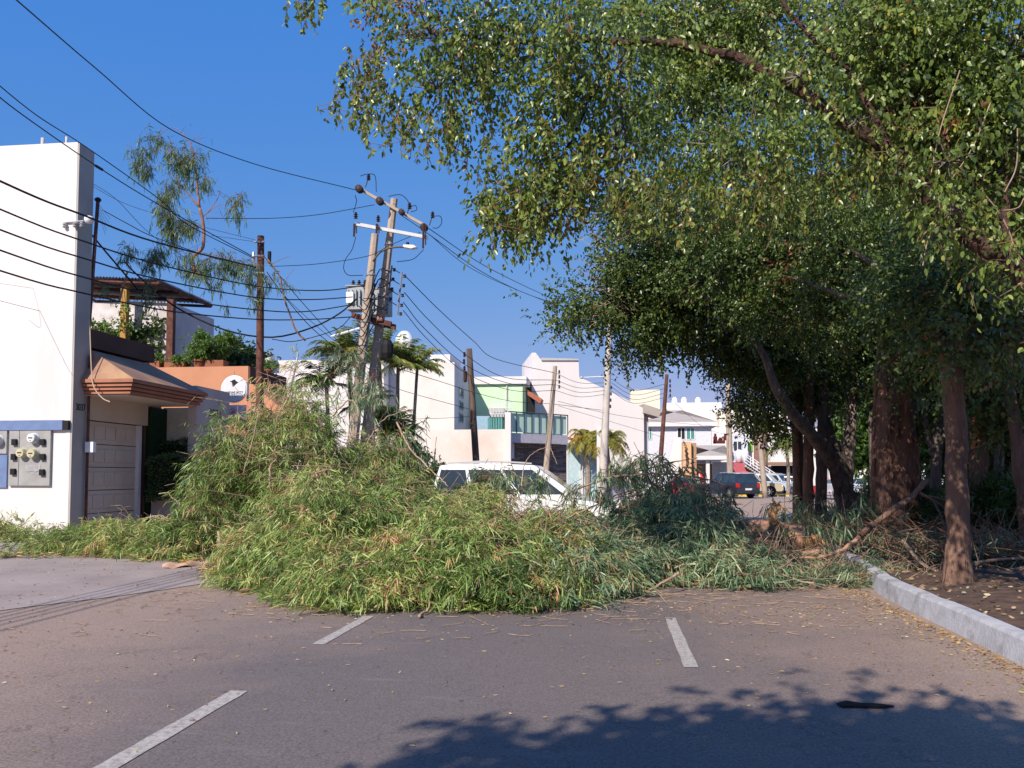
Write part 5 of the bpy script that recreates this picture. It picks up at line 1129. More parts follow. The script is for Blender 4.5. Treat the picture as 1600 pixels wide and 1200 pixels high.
near_tree = tree('nearest tree whose long bough sweeps left over the road', A0, [Vector((6.5, 7.7, 1.6)), Vector((6.1, 7.8, 3.0)), W(1640, 478, 7.9)], 0.24, .105, bark_dark, near_blobs, 13000, 8, ficus_near, .060, .036, 101,
     forks=[(bough[1:], .10, .045), ([W(1150, 88, 8.7), W(1060, 70, 8.8), W(960, 65, 8.9), W(870, 58, 9), W(840, 62, 9)], .05, .022), ([W(840, 62, 9), W(790, 68, 9.1), W(735, 57, 9.1), W(690, 40, 9)], .022, .008), ([W(780, 60, 9.1), W(760, 35, 9.1), W(715, 18, 9)], .014, .006),
            ([W(1390, 235, 8.3), W(1330, 120, 8.6), W(1250, 40, 8.8), W(1200, -40, 8.9)], .035, .015), ([W(1500, 362, 8.1), W(1480, 230, 8.4), W(1440, 100, 8.6), W(1420, -40, 8.7)], .04, .02),
            ([W(960, 65, 8.9), W(920, 160, 9.1), W(880, 240, 9.2), W(830, 280, 9.2)], .018, .007), ([W(1580, 412, 8), W(1570, 300, 8.4), W(1590, 150, 8.6)], .05, .02)],
     down=.75, slen=.34, sub=34, sig=.17, spread=.5, bend=.15)
def strands(parent, spec, material, twm, L, Wd, seed, Y):
    g = np.random.default_rng(seed); A_, B_, P_, D_ = [], [], [], []
    for (x0, x1, y0, y1, n, ln) in spec:
        for _ in range(n):
            p = npv(W(g.uniform(x0, x1), g.uniform(y0, y1), Y + g.uniform(-.4, .5))); d = np.array([g.normal() * .5, g.normal() * .4, -.5]); st_ = ln * g.uniform(.6, 1.3) / 9
            for i in range(9):
                d = unit(d * .7 + np.array([g.normal() * .22, g.normal() * .22, -.42])); q = p + d * st_; A_.append(p); B_.append(q)
                for _k in range(g.integers(1, 4)):
                    P_.append(p + (q - p) * g.random()); D_.append(np.array([g.normal() * .7, g.normal() * .7, -.75 + g.normal() * .3]))
                if g.random() < .18:
                    e = q + np.array([g.normal() * .09, g.normal() * .09, -.08]); A_.append(q); B_.append(e); P_ += [e, e, q]; D_ += [g.normal(size=3) * .5 + [0, 0, -.7] for _q in range(3)]
                p = q
    twigs('hanging_twigs', np.array(A_), np.array(B_), .004, .003, twm, parent)
    leaves('hanging_leaves', np.array(P_), np.array(D_), L, Wd, material, parent, .1, seed=seed + 1)
strands(near_tree, [(440, 515, -15, 5, 9, .32), (530, 600, 60, 150, 26, .45), (560, 720, 130, 190, 36, .5), (690, 712, 190, 210, 3, .5), (720, 860, 170, 240, 18, .4), (770, 900, 250, 310, 26, .5), (750, 850, 290, 350, 20, .4), (850, 1000, 200, 270, 40, .5), (960, 1080, 250, 320, 30, .45), (1100, 1300, 200, 300, 30, .5), (1300, 1600, 120, 260, 60, .6), (1400, 1600, 250, 330, 26, .45), (700, 1000, 20, 120, 50, .4)], ficus_near, twigmat, .062, .037, 121, 8.7)
gb_ = np.random.default_rng(140); Ob = []
for p_ in smoothpath(bough, 40):
    Ob.append(npv(p_) + np.array([0, -.22, .02]) + gb_.normal(size=(4, 3)) * [.2, .1, .2])
Ob = np.concatenate(Ob); Tb = gb_.normal(size=Ob.shape) * .5 + [0, -.1, -.4]; Pb, Db, ixb = sprigs(Ob, Tb, .26, 7, .5, .75, 141)
leaves('bough_leaves', Pb, Db, .06, .036, ficus_near, near_tree, .15, seed=142); twigs('bough_twigs', Ob, Ob + unit(Tb) * .26, .004, .002, twigmat, near_tree)
o = thing('dry_leaf_cluster', 'rusty brown dry leaf bunch hanging in the near bough', 'dry leaves')
leafball(o, [B(892, 312, 9.1, .05, .05, .14, 1), B(604, 30, 8.9, .2, .2, .15, 1.2), B(590, 85, 8.9, .2, .2, .14, 1.0), B(640, 25, 8.8, .2, .2, .15, 1)], 90, 9, ficus_dry, .055, .028, 111, down=.8, sub=20, sig=.07)
# bare bright twigs in front of the dark crown at the right
o = thing('bare_twig', 'pale bare hanging twigs in front of the dark bough at right', 'twig')
m_ = MB()
for pts in ([(1535, 300), (1560, 330), (1580, 370), (1590, 420), (1597, 450)], [(1560, 330), (1590, 325), (1600, 310)], [(1470, 300), (1465, 345), (1450, 375), (1442, 415)], [(1465, 345), (1440, 370)], [(1500, 110), (1470, 200), (1455, 270)], [(1548, 160), (1520, 230), (1480, 290)], [(1590, 200), (1588, 260), (1570, 300)]):
    m_.tube(smoothpath([W(x, y, 7.9) for x, y in pts], 14), .006, 4)
m_.build_split('twig', drytwig, o)

# B: tree with the slim trunk nearest to the kerb
gB = G(1497, 915, .12)
tree('slim straight tree standing closest to the kerb', gB, [W(1497, 800, gB.y), W(1494, 680, gB.y), W(1489, 600, gB.y), W(1486, 540, gB.y)], .155, .12, bark_brown,
     [B(1180, 330, 18, 1.4, 1.2, 1.1, 1.3), B(1120, 420, 19, 1.3, 1.2, 1.0, 1.2), B(1290, 380, 17.5, 1.6, 1.2, 1.2, 1.5), B(1400, 350, 18, 1.6, 1, 1.2, 1.3), B(1500, 440, 13, 1.1, 1, .8, 1.2), B(1350, 425, 17, 1.4, 1.2, .8, 1.2), B(1250, 480, 18.5, 1.4, 1.2, 1.0, 1.4), B(1590, 520, 13.5, .8, 1, .8, .9), B(1060, 340, 19, 1.1, 1, .9, .9), B(1560, 360, 13, .9, .9, .8, 1), B(1475, 465, 12.2, .6, .6, .4, .6), B(1520, 520, 11.6, .6, .5, .4, .6)],
     10500, 8, ficus, .074, .046, 201, forks=[([W(1486, 560, gB.y), W(1455, 510, gB.y + .3), W(1400, 440, 14.5), W(1330, 390, 16)], .10, .03), ([W(1484, 545, gB.y), W(1510, 480, 12.6), W(1540, 420, 13)], .09, .04), ([W(1440, 480, 13), W(1350, 470, 15), W(1220, 430, 17)], .06, .02), ([W(1484, 545, gB.y), W(1480, 430, 12.8), W(1470, 330, 13)], .08, .03)],
     down=.5, slen=.32, sub=30, sig=.26)
# C: mid tree leaning over the road, with grey forked trunk
gC = W(1322, 800, 25); gC.z = .3
mid_tree = tree('grey forked tree whose crown hangs over the road', gC, [W(1318, 760, 25), W(1312, 715, 25), W(1305, 690, 25)], .33, .13, bark_grey,
     [B(985, 320, 21, .8, .9, .5, .5), B(1010, 400, 21, 1.2, 1.2, .9, 1.4), B(935, 480, 21, .9, .8, .4, .5), B(895, 495, 21, .45, .4, .18, .15), B(1030, 480, 21.5, 1.3, 1.2, 1.0, 1.6), B(1000, 540, 22, .5, .5, .3, .25), B(1130, 480, 22, 1.4, 1.3, 1.1, 1.8), B(1165, 565, 23, .7, .8, .5, .6), B(1220, 530, 23, 1.5, 1.4, 1.1, 1.9), B(1190, 640, 24, .8, .8, .5, .7), B(1330, 500, 24.5, 1.6, 1.4, 1.1, 1.6), B(1290, 610, 27.5, 1.2, .8, .7, .8), B(1100, 400, 22, 1.4, 1.2, 1.2, 1.6)],
     14000, 8, ficus, .085, .052, 301, forks=[([W(1318, 775, 25), W(1298, 718, 24.2), W(1255, 665, 22.6), W(1215, 612, 21.4), W(1185, 540, 21), W(1100, 470, 21)], .23, .05), ([W(1318, 770, 25), W(1300, 690, 25), W(1270, 610, 24.8), W(1240, 540, 24)], .22, .06), ([W(1319, 770, 25), W(1328, 680, 25.2), W(1335, 560, 25), W(1325, 480, 24)], .23, .07), ([W(1290, 665, 25), W(1285, 600, 25), W(1280, 540, 24.5)], .10, .05), ([W(1100, 560, 22.5), W(1080, 540, 22), W(1010, 515, 21.5), W(930, 490, 21)], .05, .015)],
     down=.35, slen=.34, sub=24, sig=.30)
o = thing('bare_twig', 'pale leafless twigs at the left edge of the forked tree crown', 'twig')
g = random.Random(8); A_, B_ = [], []
for k_ in range(60):
    c_ = W(g.uniform(930, 1000), g.uniform(350, 500), 20.5); 
    for j in range(3): d_ = Vector((g.uniform(-.5, .1), g.uniform(-.2, .2), g.uniform(-.3, .35))); A_.append(npv(c_)); B_.append(npv(c_ + d_)); c_ = c_ + d_ * .6
twigs('twigs', np.array(A_), np.array(B_), .007, .003, drytwig, o)
strands(mid_tree, [(870, 960, 480, 510, 20, .6), (940, 1080, 500, 560, 34, .7), (1060, 1130, 530, 575, 16, .5), (1140, 1240, 600, 640, 10, .45)], ficus, twigmat, .085, .052, 131, 21.5)
# E: dark trees that fill the depth behind
gE = G(1531, 850, .2); YE = 19
def upright(label, px, pyb, Y, lean, r, bark, blobs, n, seed, forks=(), leafm=ficus, L=.085, hgt=470, **kw):
    b = W(px, pyb, Y); b.z = .22; return tree(label, b, [W(px + lean * .4, 700, Y), W(px + lean * .8, 600, Y), W(px + lean, hgt, Y)], r, r * .7, bark, blobs, n, 8, leafm, L, L * .62, seed, forks=forks, slen=.34, sig=.32, sub=22, **kw)
upright('dark trunk with painted orange sun patch right of the slim tree', 1532, 840, 18, -8, .2, bark_brown, [B(1480, 540, 17.5, 1.3, 1.1, .8, 1.2), B(1580, 600, 18, .9, 1, .8, 1)], 3600, 401)
o = thing('painted_sun_patch', 'orange patch painting sunlight on the dark trunk', 'sunlight patch')
m_ = MB(); limb(m_, [W(1524, 700, 17.86), W(1522, 665, 17.84), W(1527, 645, 17.82), W(1536, 640, 17.8)], .085, .05, 8, wob=.02); m_.build('wood', mat('sunlit_bark_tone', (.62, .30, .13), .8, (.45, .2, .09), 5, bump=.5), o)  # added orange piece paints a patch of sunlight on the bark
o.name = 'trunk_sun_patch'
upright('thin left trunk of the pair beside the road bend', 1246, 800, 24.3, -4, .13, bark_brown, [B(1235, 590, 24.5, .7, .8, .4, 1)], 500, 411, hgt=560)
upright('thicker right trunk of the pair beside the road bend', 1262, 800, 24.0, 4, .16, bark_brown, [B(1270, 590, 25, 1.2, 1, .8, 1)], 1200, 421, hgt=560)
upright('dark straight trunk left of the grey forked tree', 1282, 800, 24.6, 6, .17, bark_grey, [B(1340, 480, 25.5, 1.5, 1.2, 1.0, 1)], 1500, 431, hgt=560)
upright('slim grey forked tree behind the slim straight tree', 1461, 830, 21.5, 6, .14, bark_grey, [B(1470, 600, 22, 1.2, 1, .7, 1)], 1500, 441, forks=[([W(1463, 725, 21.5), W(1448, 670, 21.5), W(1440, 600, 21.5)], .08, .05), ([W(1464, 715, 21.5), W(1480, 650, 21.5), W(1488, 580, 21.5)], .08, .05)])
upright('dark sapling trunk at the right between bigger trunks', 1556, 850, 20, 14, .12, bark_grey, [B(1600, 650, 21, 1.1, 1, .9, 1), B(1560, 700, 22, .8, .8, .5, .5)], 2000, 451)
upright('pale spotted trunk leaning at the right edge', 1606, 800, 15.5, -40, .12, bark_brown, [B(1610, 590, 16, .9, .8, .6, 1)], 900, 461, hgt=600)
# D: the great red-barked eucalyptus
t = thing('eucalyptus_tree', 'massive red brown trunk with flaking bark in the median', 'tree')
mb = MB(); bD = W(1396, 830, 20); bD.z = .1
pth = smoothpath([bD, W(1397, 760, 20), W(1398, 650, 20), W(1401, 560, 20), W(1404, 480, 20), W(1420, 300, 20), W(1425, 0, 20), W(1425, -300, 20)], 60); g = random.Random(2)
k = len(pth); vs = []; n = 28
for i, p in enumerate(pth):
    u = i / (k - 1); r_ = .54 - .28 * u + (.16 * max(0, 1 - i / 7))
    for j in range(n):
        a = 2 * math.pi * j / n; rr = r_ * (1 + .05 * math.sin(3 * a + i * .3) + .05 * math.sin(7 * a - i * .17) + g.uniform(-.025, .03)); vs.append((p.x + rr * math.cos(a), p.y + rr * math.sin(a), p.z))
mb.add(vs, [(i * n + j, i * n + (j + 1) % n, (i + 1) * n + (j + 1) % n, (i + 1) * n + j) for i in range(k - 1) for j in range(n)])
# hanging flakes of bark
fl = mb
for q_ in range(170):
    i = g.randrange(2, 30); p = pth[i]; a = g.uniform(math.pi, 2 * math.pi); rr = .54 - .28 * i / (k - 1) + .04; c_ = Vector((p.x + rr * math.cos(a), p.y + rr * math.sin(a), p.z + g.uniform(-.1, .1))); sd = Vector((-math.sin(a), math.cos(a), 0)); hh = g.uniform(.12, .35); w_ = g.uniform(.02, .06); ou = Vector((math.cos(a), math.sin(a), 0)) * g.uniform(.0, .05)
    fl.add([c_ - sd * w_, c_ + sd * w_, c_ + sd * w_ * .6 - Vector((0, 0, hh)) + ou, c_ - sd * w_ * .7 - Vector((0, 0, hh)) + ou], [(0, 1, 2, 3)])
mb.build('trunk', bark_red, t, smooth=False)
crown(t, [(W(1420, -250, 20), (4, 4, 2.5), 1), (W(1300, -100, 21), (2, 2, 1.5), .4)], 2500, 8, eucleaf, .15, .03, 501, sub=10, sig=.5)
# F: sunlit greenery across the avenue and a dark hedge at the right
o = thing('sunlit_tree', 'bright sunlit tree seen left of the massive trunk', 'tree')
leafball(o, [B(1350, 640, 38, 1.6, 1.2, 1.6, 1.2), B(1355, 560, 38, 1.5, 1.2, 1.4, 1), B(1350, 700, 38, 1.0, 1, .9, .7), B(1320, 610, 39, 1.0, 1, 1, .5)], 5500, 8, farleaf, .16, .10, 601, sub=22, sig=.35)
m_ = MB(); a = W(1362, 742, 38); a.z = 0; limb(m_, [a, W(1360, 700, 38), W(1352, 620, 38)], .2, .1, 8); m_.build('trunk', bark_grey, o, smooth=True)
o = thing('sunlit_tree', 'bright sunlit tree seen right of the massive trunk', 'tree')
leafball(o, [B(1455, 620, 37, 1.3, 1.2, 1.4, 1), B(1450, 540, 37, 1.2, 1.2, 1.2, 1), B(1450, 700, 36, 1.3, 1, .9, .7), B(1510, 650, 38, 1.3, 1.2, 1.6, .7)], 3800, 8, farleaf, .16, .10, 611, sub=20, sig=.35)
m_ = MB(); a = W(1450, 742, 37); a.z = 0; limb(m_, [a, W(1452, 620, 37)], .18, .1, 8); m_.build('trunk', bark_grey, o, smooth=True)
for i, (px, py, Y, rx, rz, lb) in enumerate(((1580, 650, 23, 1.6, 1.7, 'dense dark tree filling the right edge behind the trunks'), (1500, 550, 24.5, 2.4, 1.8, 'tall dark tree mass behind the slim straight trunk'), (1360, 410, 25.5, 2.8, 2.2, 'broad dark tree crown behind the forked tree'), (1240, 390, 25, 2.2, 2.0, 'dark tree crown high behind the road bend'), (1560, 320, 24, 2.9, 2.6, 'high dark tree crown at the upper right'))):
    o = thing('background_tree', lb, 'tree', group='trees in the depth of the median'); leafball(o, [B(px, py, Y, rx, 1.3, rz, 1)], int(900 + 560 * rx * rz), 8, darkleaf, .15, .095, 621 + 10 * i, sub=18, sig=.42, slen=.4)
    m_ = MB(); a = W(px + 10, 742, Y); a.z = 0; limb(m_, [a, W(px + 5, 650, Y), W(px, py + 10, Y)], .2, .1, 8); m_.build('trunk', bark_grey, o, smooth=True)
for i, (px, Y, rx, rz) in enumerate(((1560, 19, 1.2, .7), (1590, 17.5, 1.0, .7), (1420, 28, 1.2, .6), (1500, 26, 1.5, .7), (1340, 30, .8, .4))):
    o = thing('undergrowth_shrub', ['dark undergrowth right of the sun-patched trunk', 'dark shrub at the right picture edge', 'low shrub behind the massive trunk', 'low shrub between the grey trunks', 'small low shrub behind the grey forked tree'][i], 'shrub', group='shrubs under the median trees')
    c_ = W(px, 800, Y); c_.z = rz * .8 + .15; leafball(o, [(c_, (rx, .8, rz), 1)], 800, 8, darkleaf, .22, .035, 701 + 10 * i, down=-.4, slen=.3, sub=20)
    twigs('stems', npv(c_)[None] * [1, 1, 0] + [[0, 0, .1]], npv(c_)[None], .03, .015, bark_grey, o)
# S: the tree behind the camera whose crown shades the road in the foreground
tree('street tree standing behind the viewpoint on the median', Vector((4.6, -5.5, .15)), [Vector((4.5, -5.4, 1.8)), Vector((4.2, -5.2, 3.4))], .22, .16, bark_brown,
     [((1.4, -3.2, 6.2), (1.9, 1.5, 1.0), 2.4), ((-1.4, -2.75, 6.1), (1.5, 1.15, .6), 1.6), ((-3.2, -3.1, 6.1), (1.3, .9, .6), 1.1), ((3.3, -2.6, 6.2), (1.7, 1.1, .8), 2.0), ((-.2, -5.2, 6.6), (3.0, 1.8, 1.2), 2.4), ((5.2, -2.2, 6.0), (1.2, .9, .7), 1)],
     9500, 8, ficus_near, .12, .08, 801, forks=[([Vector((4.2, -5.2, 3.4)), Vector((3, -4.6, 4.8)), Vector((1, -4, 5.8)), Vector((-1.5, -3.6, 6))], .12, .03), ([Vector((4.2, -5.2, 3.4)), Vector((4.2, -4.5, 5)), Vector((3.6, -3.4, 6.2))], .12, .05)], sub=30, sig=.26)

# ================================================================== THE FALLEN EUCALYPTUS
mounds = [  # cx, depth, rx, ry, h, exponent
 (-6.6, 16.9, 1.75, 2.0, 2.95, .36), (-5.0, 17.6, 1.5, 2.0, 2.1, .45), (-3.9, 16.4, 2.3, 2.7, 1.22, .5), (-2.9, 17.8, 1.6, 1.7, 1.0, .45), (-1.0, 16.8, 1.2, 1.4, .58, .5), (-4.3, 13.5, 1.9, 2.2, 1.2, .5), (-4.6, 15.0, 1.7, 1.8, 1.45, .5), (-1.9, 12.4, 2.4, 2.6, .85, .6),
 (-3.0, 11.2, 1.5, 1.65, .5, .5), (-1.3, 10.7, 1.1, 1.1, .38, .5), (-10.0, 17.6, 2.45, 1.4, .42, .5), (-8.4, 17.0, 2.0, 1.7, .5, .5), (1.25, 14.4, 1.15, 2.1, 1.05, .5), (.35, 13.5, 1.2, 1.6, .58, .5), (1.9, 13.2, 1.2, 1.7, .34, .5), (2.8, 12.9, 1.7, 1.4, .10, .5), (3.4, 13.2, 1.2, 1.4, .12, .5), (-5.3, 14.2, .9, 1.0, .4, .5), (.3, 17.3, 1.4, 1.6, .55, .5)]
mounds = [(a, 1.007 * b + .119 * a, c, d, e, f) for a, b, c, d, e, f in mounds]
MND = np.array(mounds)
def height(x, y):
    x = np.asarray(x)[:, None]; y = np.asarray(y)[:, None]
    d = ((x - MND[:, 0]) / MND[:, 2]) ** 2 + ((y - MND[:, 1]) / MND[:, 3]) ** 2
    h = MND[:, 4] * np.clip(1 - d, 0, 1) ** MND[:, 5]
    h = h.max(1); x = x[:, 0]; y = y[:, 0]
    nz = .16 * np.sin(3.1 * x + 1.3 * y) + .15 * np.sin(4.3 * y - 2.7 * x + 1) + .10 * np.sin(8 * x + 4 * y + np.sin(3 * y)) + .07 * np.sin(13 * y - 7 * x)
    return np.maximum(0, h * (1 + nz * .9))
ft = thing('fallen_tree', 'fallen eucalyptus whose leafy branches bury the road', 'fallen tree')
# trunk lying from the median out across the road
mb = MB(); tp_ = [W(1262, 845, 15.6), W(1230, 838, 15.8), W(1190, 830, 16.2), W(1150, 828, 16.6), W(1110, 826, 17.0), W(1000, 825, 17.6), W(880, 830, 18.0)]
for p in tp_: p.z = max(p.z - .02, .3)
pp = smoothpath(tp_, 40); g = random.Random(3); kk = len(pp)
mb.tube(pp, [.28 * (1 - .5 * i / kk) * g.uniform(.93, 1.07) for i in range(kk)], 14); mb.build('trunk', bark_euc, ft, smooth=True)
mb = MB()
for (pts, r0, r1) in (([(1214, 850, 15.8), (1213, 825, 15.8), (1207, 805, 15.8), (1211, 790, 15.8)], .12, .075), ([(1209, 800, 15.75), (1218, 792, 15.7), (1230, 796, 15.7)], .05, .012), ([(1211, 793, 15.8), (1207, 776, 15.8)], .04, .006), ([(1213, 794, 15.8), (1219, 783, 15.8)], .035, .006), ([(1209, 796, 15.8), (1203, 786, 15.8)], .03, .006), ([(1262, 845, 15.5), (1266, 865, 15.3), (1262, 885, 15.1)], .10, .05), ([(1264, 843, 15.5), (1290, 850, 15.3)], .16, .02), ([(1264, 848, 15.5), (1285, 862, 15.3)], .1, .02)):
    limb(mb, [W(*p) for p in pts], r0, r1, 8, wob=.015, seed=int(r0 * 100))
mb.build_split('broken_stub', mat('torn_wood', (.66, .38, .18), .9, (.40, .20, .10), 4, bump=.8), ft)
branch_px = [
 ([(1280, 862, 14.2), (1240, 868, 14), (1170, 878, 13.4), (1120, 895, 13)], .05, .03), ([(1200, 835, 14.8), (1175, 850, 14.2), (1140, 880, 13.6), (1110, 895, 13.2)], .05, .03), ([(1110, 893, 13.2), (1060, 870, 13), (1010, 850, 13)], .035, .012), ([(1345, 838, 14.5), (1310, 862, 14), (1270, 872, 13.6), (1200, 868, 13.4)], .04, .015),
 ([(960, 745, 15), (1020, 740, 15), (1090, 745, 15.5), (1140, 760, 16)], .022, .01), ([(905, 762, 16), (960, 745, 15.5), (1050, 722, 15.5), (1090, 715, 15.5)], .02, .009), ([(960, 800, 15), (1000, 780, 15), (1060, 745, 15), (1075, 728, 15)], .03, .015), ([(1075, 728, 15), (1072, 700, 15), (1068, 690, 15)], .03, .012), ([(880, 810, 15.5), (930, 790, 15), (980, 768, 15), (1040, 770, 15)], .02, .01),
 ([(560, 862, 12), (585, 875, 11.9), (600, 885, 11.8), (613, 895, 11.7)], .02, .045), ([(530, 852, 12.2), (560, 855, 12.1), (580, 868, 12)], .02, .015), ([(700, 880, 12.2), (760, 885, 12), (830, 905, 11.5), (880, 920, 11)], .012, .008), ([(300, 800, 15.5), (270, 778, 15.6), (262, 770, 15.6), (248, 772, 15.6)], .02, .01), ([(255, 830, 16.5), (256, 810, 16.5), (250, 806, 16.5), (215, 812, 16.5)], .02, .008), ([(256, 812, 16.5), (270, 800, 16.4), (285, 797, 16.3)], .016, .007),
 ([(220, 835, 16.8), (222, 815, 16.8), (240, 806, 16.8), (258, 815, 16.8)], .014, .008), ([(320, 885, 13.8), (335, 872, 13.8), (345, 862, 13.9), (342, 830, 14)], .02, .03), ([(345, 830, 14), (370, 845, 14), (378, 850, 14)], .015, .006), ([(520, 650, 15.5), (545, 625, 15.3), (560, 640, 15.2), (548, 660, 15.2)], .014, .008), ([(415, 610, 15.8), (430, 600, 15.8), (450, 612, 15.6)], .01, .006), ([(420, 625, 15.8), (440, 605, 15.8), (437, 595, 15.8)], .01, .006),
 ([(620, 660, 17), (640, 700, 16.5), (680, 740, 16), (700, 760, 15.8)], .02, .01), ([(815, 760, 16), (820, 725, 16.5), (838, 705, 17), (862, 698, 17)], .012, .006), ([(860, 700, 17.5), (870, 725, 17)], .008, .005), ([(810, 745, 17), (790, 730, 17), (780, 735, 17)], .01, .006), ([(1130, 900, 12.6), (1180, 885, 12.8), (1240, 905, 12.3), (1290, 915, 12)], .02, .01), ([(1010, 925, 11.3), (1045, 905, 11.4), (1060, 895, 11.6)], .014, .02),
 ([(880, 840, 13.8), (910, 870, 13.4), (960, 900, 12.4), (985, 930, 11.4)], .014, .008), ([(640, 640, 17.5), (600, 655, 17), (575, 690, 16.5), (560, 720, 16)], .014, .01)]
for pts, r0, r1 in branch_px:
    mb = MB(); limb(mb, [W(*p) for p in pts], r0, r1, 7, wob=.012, seed=len(pts) + int(pts[0][0])); mb.build('branch', drytwig if r0 < .028 else bark_euc, ft, smooth=True)
# foliage: drooping sprigs over the mounds
def pile_foliage(n, material, seed, xlo, xhi, shell=.38, k=13, nm='foliage', L=.155, W_=.0155, keep=None, down=.62, up=1.0):
    g = np.random.default_rng(seed); X, Y, Hh = [], [], []; got = 0
    while got < n:
        m = g.integers(0, len(MND), n); a = g.uniform(0, 2 * np.pi, n); r = np.sqrt(g.uniform(0, 1, n)) * 1.02
        x = MND[m, 0] + MND[m, 2] * r * np.cos(a); y = MND[m, 1] + MND[m, 3] * r * np.sin(a); h = height(x, y)
        # favour the near (visible) side, and equalise between large and small mounds
        w = (h > .02) & (x > xlo) & (x < xhi) & (g.uniform(0, 1, n) < np.clip((MND[m, 2] * MND[m, 3]) / 7.0, .08, 1)) & (g.uniform(0, 1, n) < np.where(y < MND[m, 1] + .4, 1, .5))
        if keep is not None: w &= keep(x, y)
        X.append(x[w]); Y.append(y[w]); Hh.append(h[w]); got += int(w.sum())
    X = np.concatenate(X)[:n]; Y = np.concatenate(Y)[:n]
    # sprigs grow from shared broken twigs: gather them in hanging tufts with gaps between
    nc = n // 9; own = g.integers(0, nc, n); loose = g.uniform(0, 1, n) < .22
    spread_ = g.uniform(.07, .20, nc)[own]
    X = np.where(loose, X, X[:nc][own] + g.normal(size=n) * spread_); Y = np.where(loose, Y, Y[:nc][own] + g.normal(size=n) * spread_)
    H_ = height(X, Y); ok_ = H_ > .015; X, Y, H_, own, loose = X[ok_], Y[ok_], H_[ok_], own[ok_], loose[ok_]; n = len(X)
    e = .12; gx = (height(X + e, Y) - height(X - e, Y)) / (2 * e); gy = (height(X, Y + e) - height(X, Y - e)) / (2 * e)
    steep = np.sqrt(gx ** 2 + gy ** 2)
    Nn = unit(np.stack([-gx, -gy, np.ones_like(gx)], 1))
    hc = g.uniform(0, 1, nc)[own]; hz = np.where(loose, g.uniform(0, 1, n), np.clip(hc + g.normal(size=n) * .05, 0, 1))
    z = H_ * np.where(steep > 1.0, .1 + .9 * hz ** .7, 1 - hz ** 2 * .35)
    P = np.stack([X, Y, z], 1) - Nn * (np.where(loose, .1 + g.uniform(0, 1, n) * shell, g.uniform(0, 1, n) ** 2 * shell * .35) - (g.uniform(-.06, .16, nc)[own] * ~loose))[:, None] + g.normal(size=(n, 3)) * .04
    P[:, 2] = np.maximum(P[:, 2], .03)
    cd = unit(g.normal(size=(nc, 3)) * [1, 1, .4])[own]
    T = Nn * .45 + cd * .9 + [0, -.25, 0] + g.normal(size=(n, 3)) * .3
    slen = g.uniform(.22, .48, n); T[:, 2] *= up
    O2, D2, ix = sprigs(P, T, slen, k, .36, down, seed + 1)
    keepg = O2[:, 2] > .015; O2 = O2[keepg]; D2 = D2[keepg]; ix = ix[keepg]
    # no leaf dives below the ground
    lowz = O2[:, 2] < L * .9; D2[lowz, 2] = np.abs(D2[lowz, 2]) * .15
    patch = .5 + .22 * np.sin(X * 1.9 + 1.7 * np.sin(Y * 1.3)) + .18 * np.sin(Y * 3.1 + X * .7)
    r = np.clip(.5 * patch[ix] + (g.normal(.2, .16, nc)[own] - .16 * loose)[ix] + g.normal(0, .16, len(O2)), 0, 1)  # loose under-layer leaves toned darker, painting shade into the gaps between tufts
    dry = (g.uniform(0, 1, nc) < .07)[own][ix] & (g.uniform(0, 1, len(O2)) < .7); r = np.where(dry, g.uniform(.88, 1, len(O2)), r)
    leaves(nm, O2, D2, L, W_, material, ft, bend=.25, wprof=(.5, .42), tpos=(.28, .68), fold=.08, rnd=r, seed=seed + 2)
    m_ = g.uniform(0, 1, n) < .55
    twigs('leafy_twigs', P[m_] - unit(T[m_]) * .18, P[m_] + unit(T[m_]) * slen[m_][:, None] - [[0, 0, .05]], .006, .002, twigmat, ft)
pile_foliage(16500, eucleaf, 901, -20, -.2)
pile_foliage(4300, eucshade, 931, -.6, 1.9, L=.17, W_=.018)
pile_foliage(1000, eucshade, 951, 1.7, 6, L=.14, shell=.2, k=7, up=.35)
# tangled bare twigs, tan, over parts of the pile
g = np.random.default_rng(77); A_, B_ = [], []
for (cx, cy, sx, sy, n_, zoff) in ((-1.0, 12.3, 1.3, 1.6, 420, .05), (-5.0, 13.6, 1.6, 1.4, 130, .05), (-9, 15.8, 3, 1.2, 140, .05), (2.5, 13.6, 2.0, 1.5, 330, .05), (4.8, 14.0, 1.6, 1.4, 330, .12), (-.2, 15.5, 1.2, 1.2, 200, .1), (1.5, 16, 1.6, 1.3, 220, .35), (-6, 15.4, 1.5, 1.5, 130, .05), (-3.2, 15, 1.8, 1.6, 170, .05), (-4, 17.4, 2.2, 1.5, 80, .1)):
    x = cx + g.normal(size=n_) * sx * .6; y = cy + g.normal(size=n_) * sy * .6; z = height(x, y) + g.uniform(-.15, zoff + .04, n_); a = np.stack([x, y, np.maximum(z, .02)], 1)
    d = unit(g.normal(size=(n_, 3)) * [1, .7, .45]) * g.uniform(.2, .7, n_)[:, None]
    A_.append(a); b = a + d; b[:, 2] = np.maximum(b[:, 2], .015); B_.append(b); c_ = b + unit(d + g.normal(size=d.shape) * .25) * g.uniform(.12, .35, n_)[:, None]; c_[:, 2] = np.maximum(c_[:, 2], .01); A_.append(b); B_.append(c_)
twigs('bare_twigs', np.concatenate(A_), np.concatenate(B_), .0055, .003, drytwig, ft)
lg = random.Random(31)
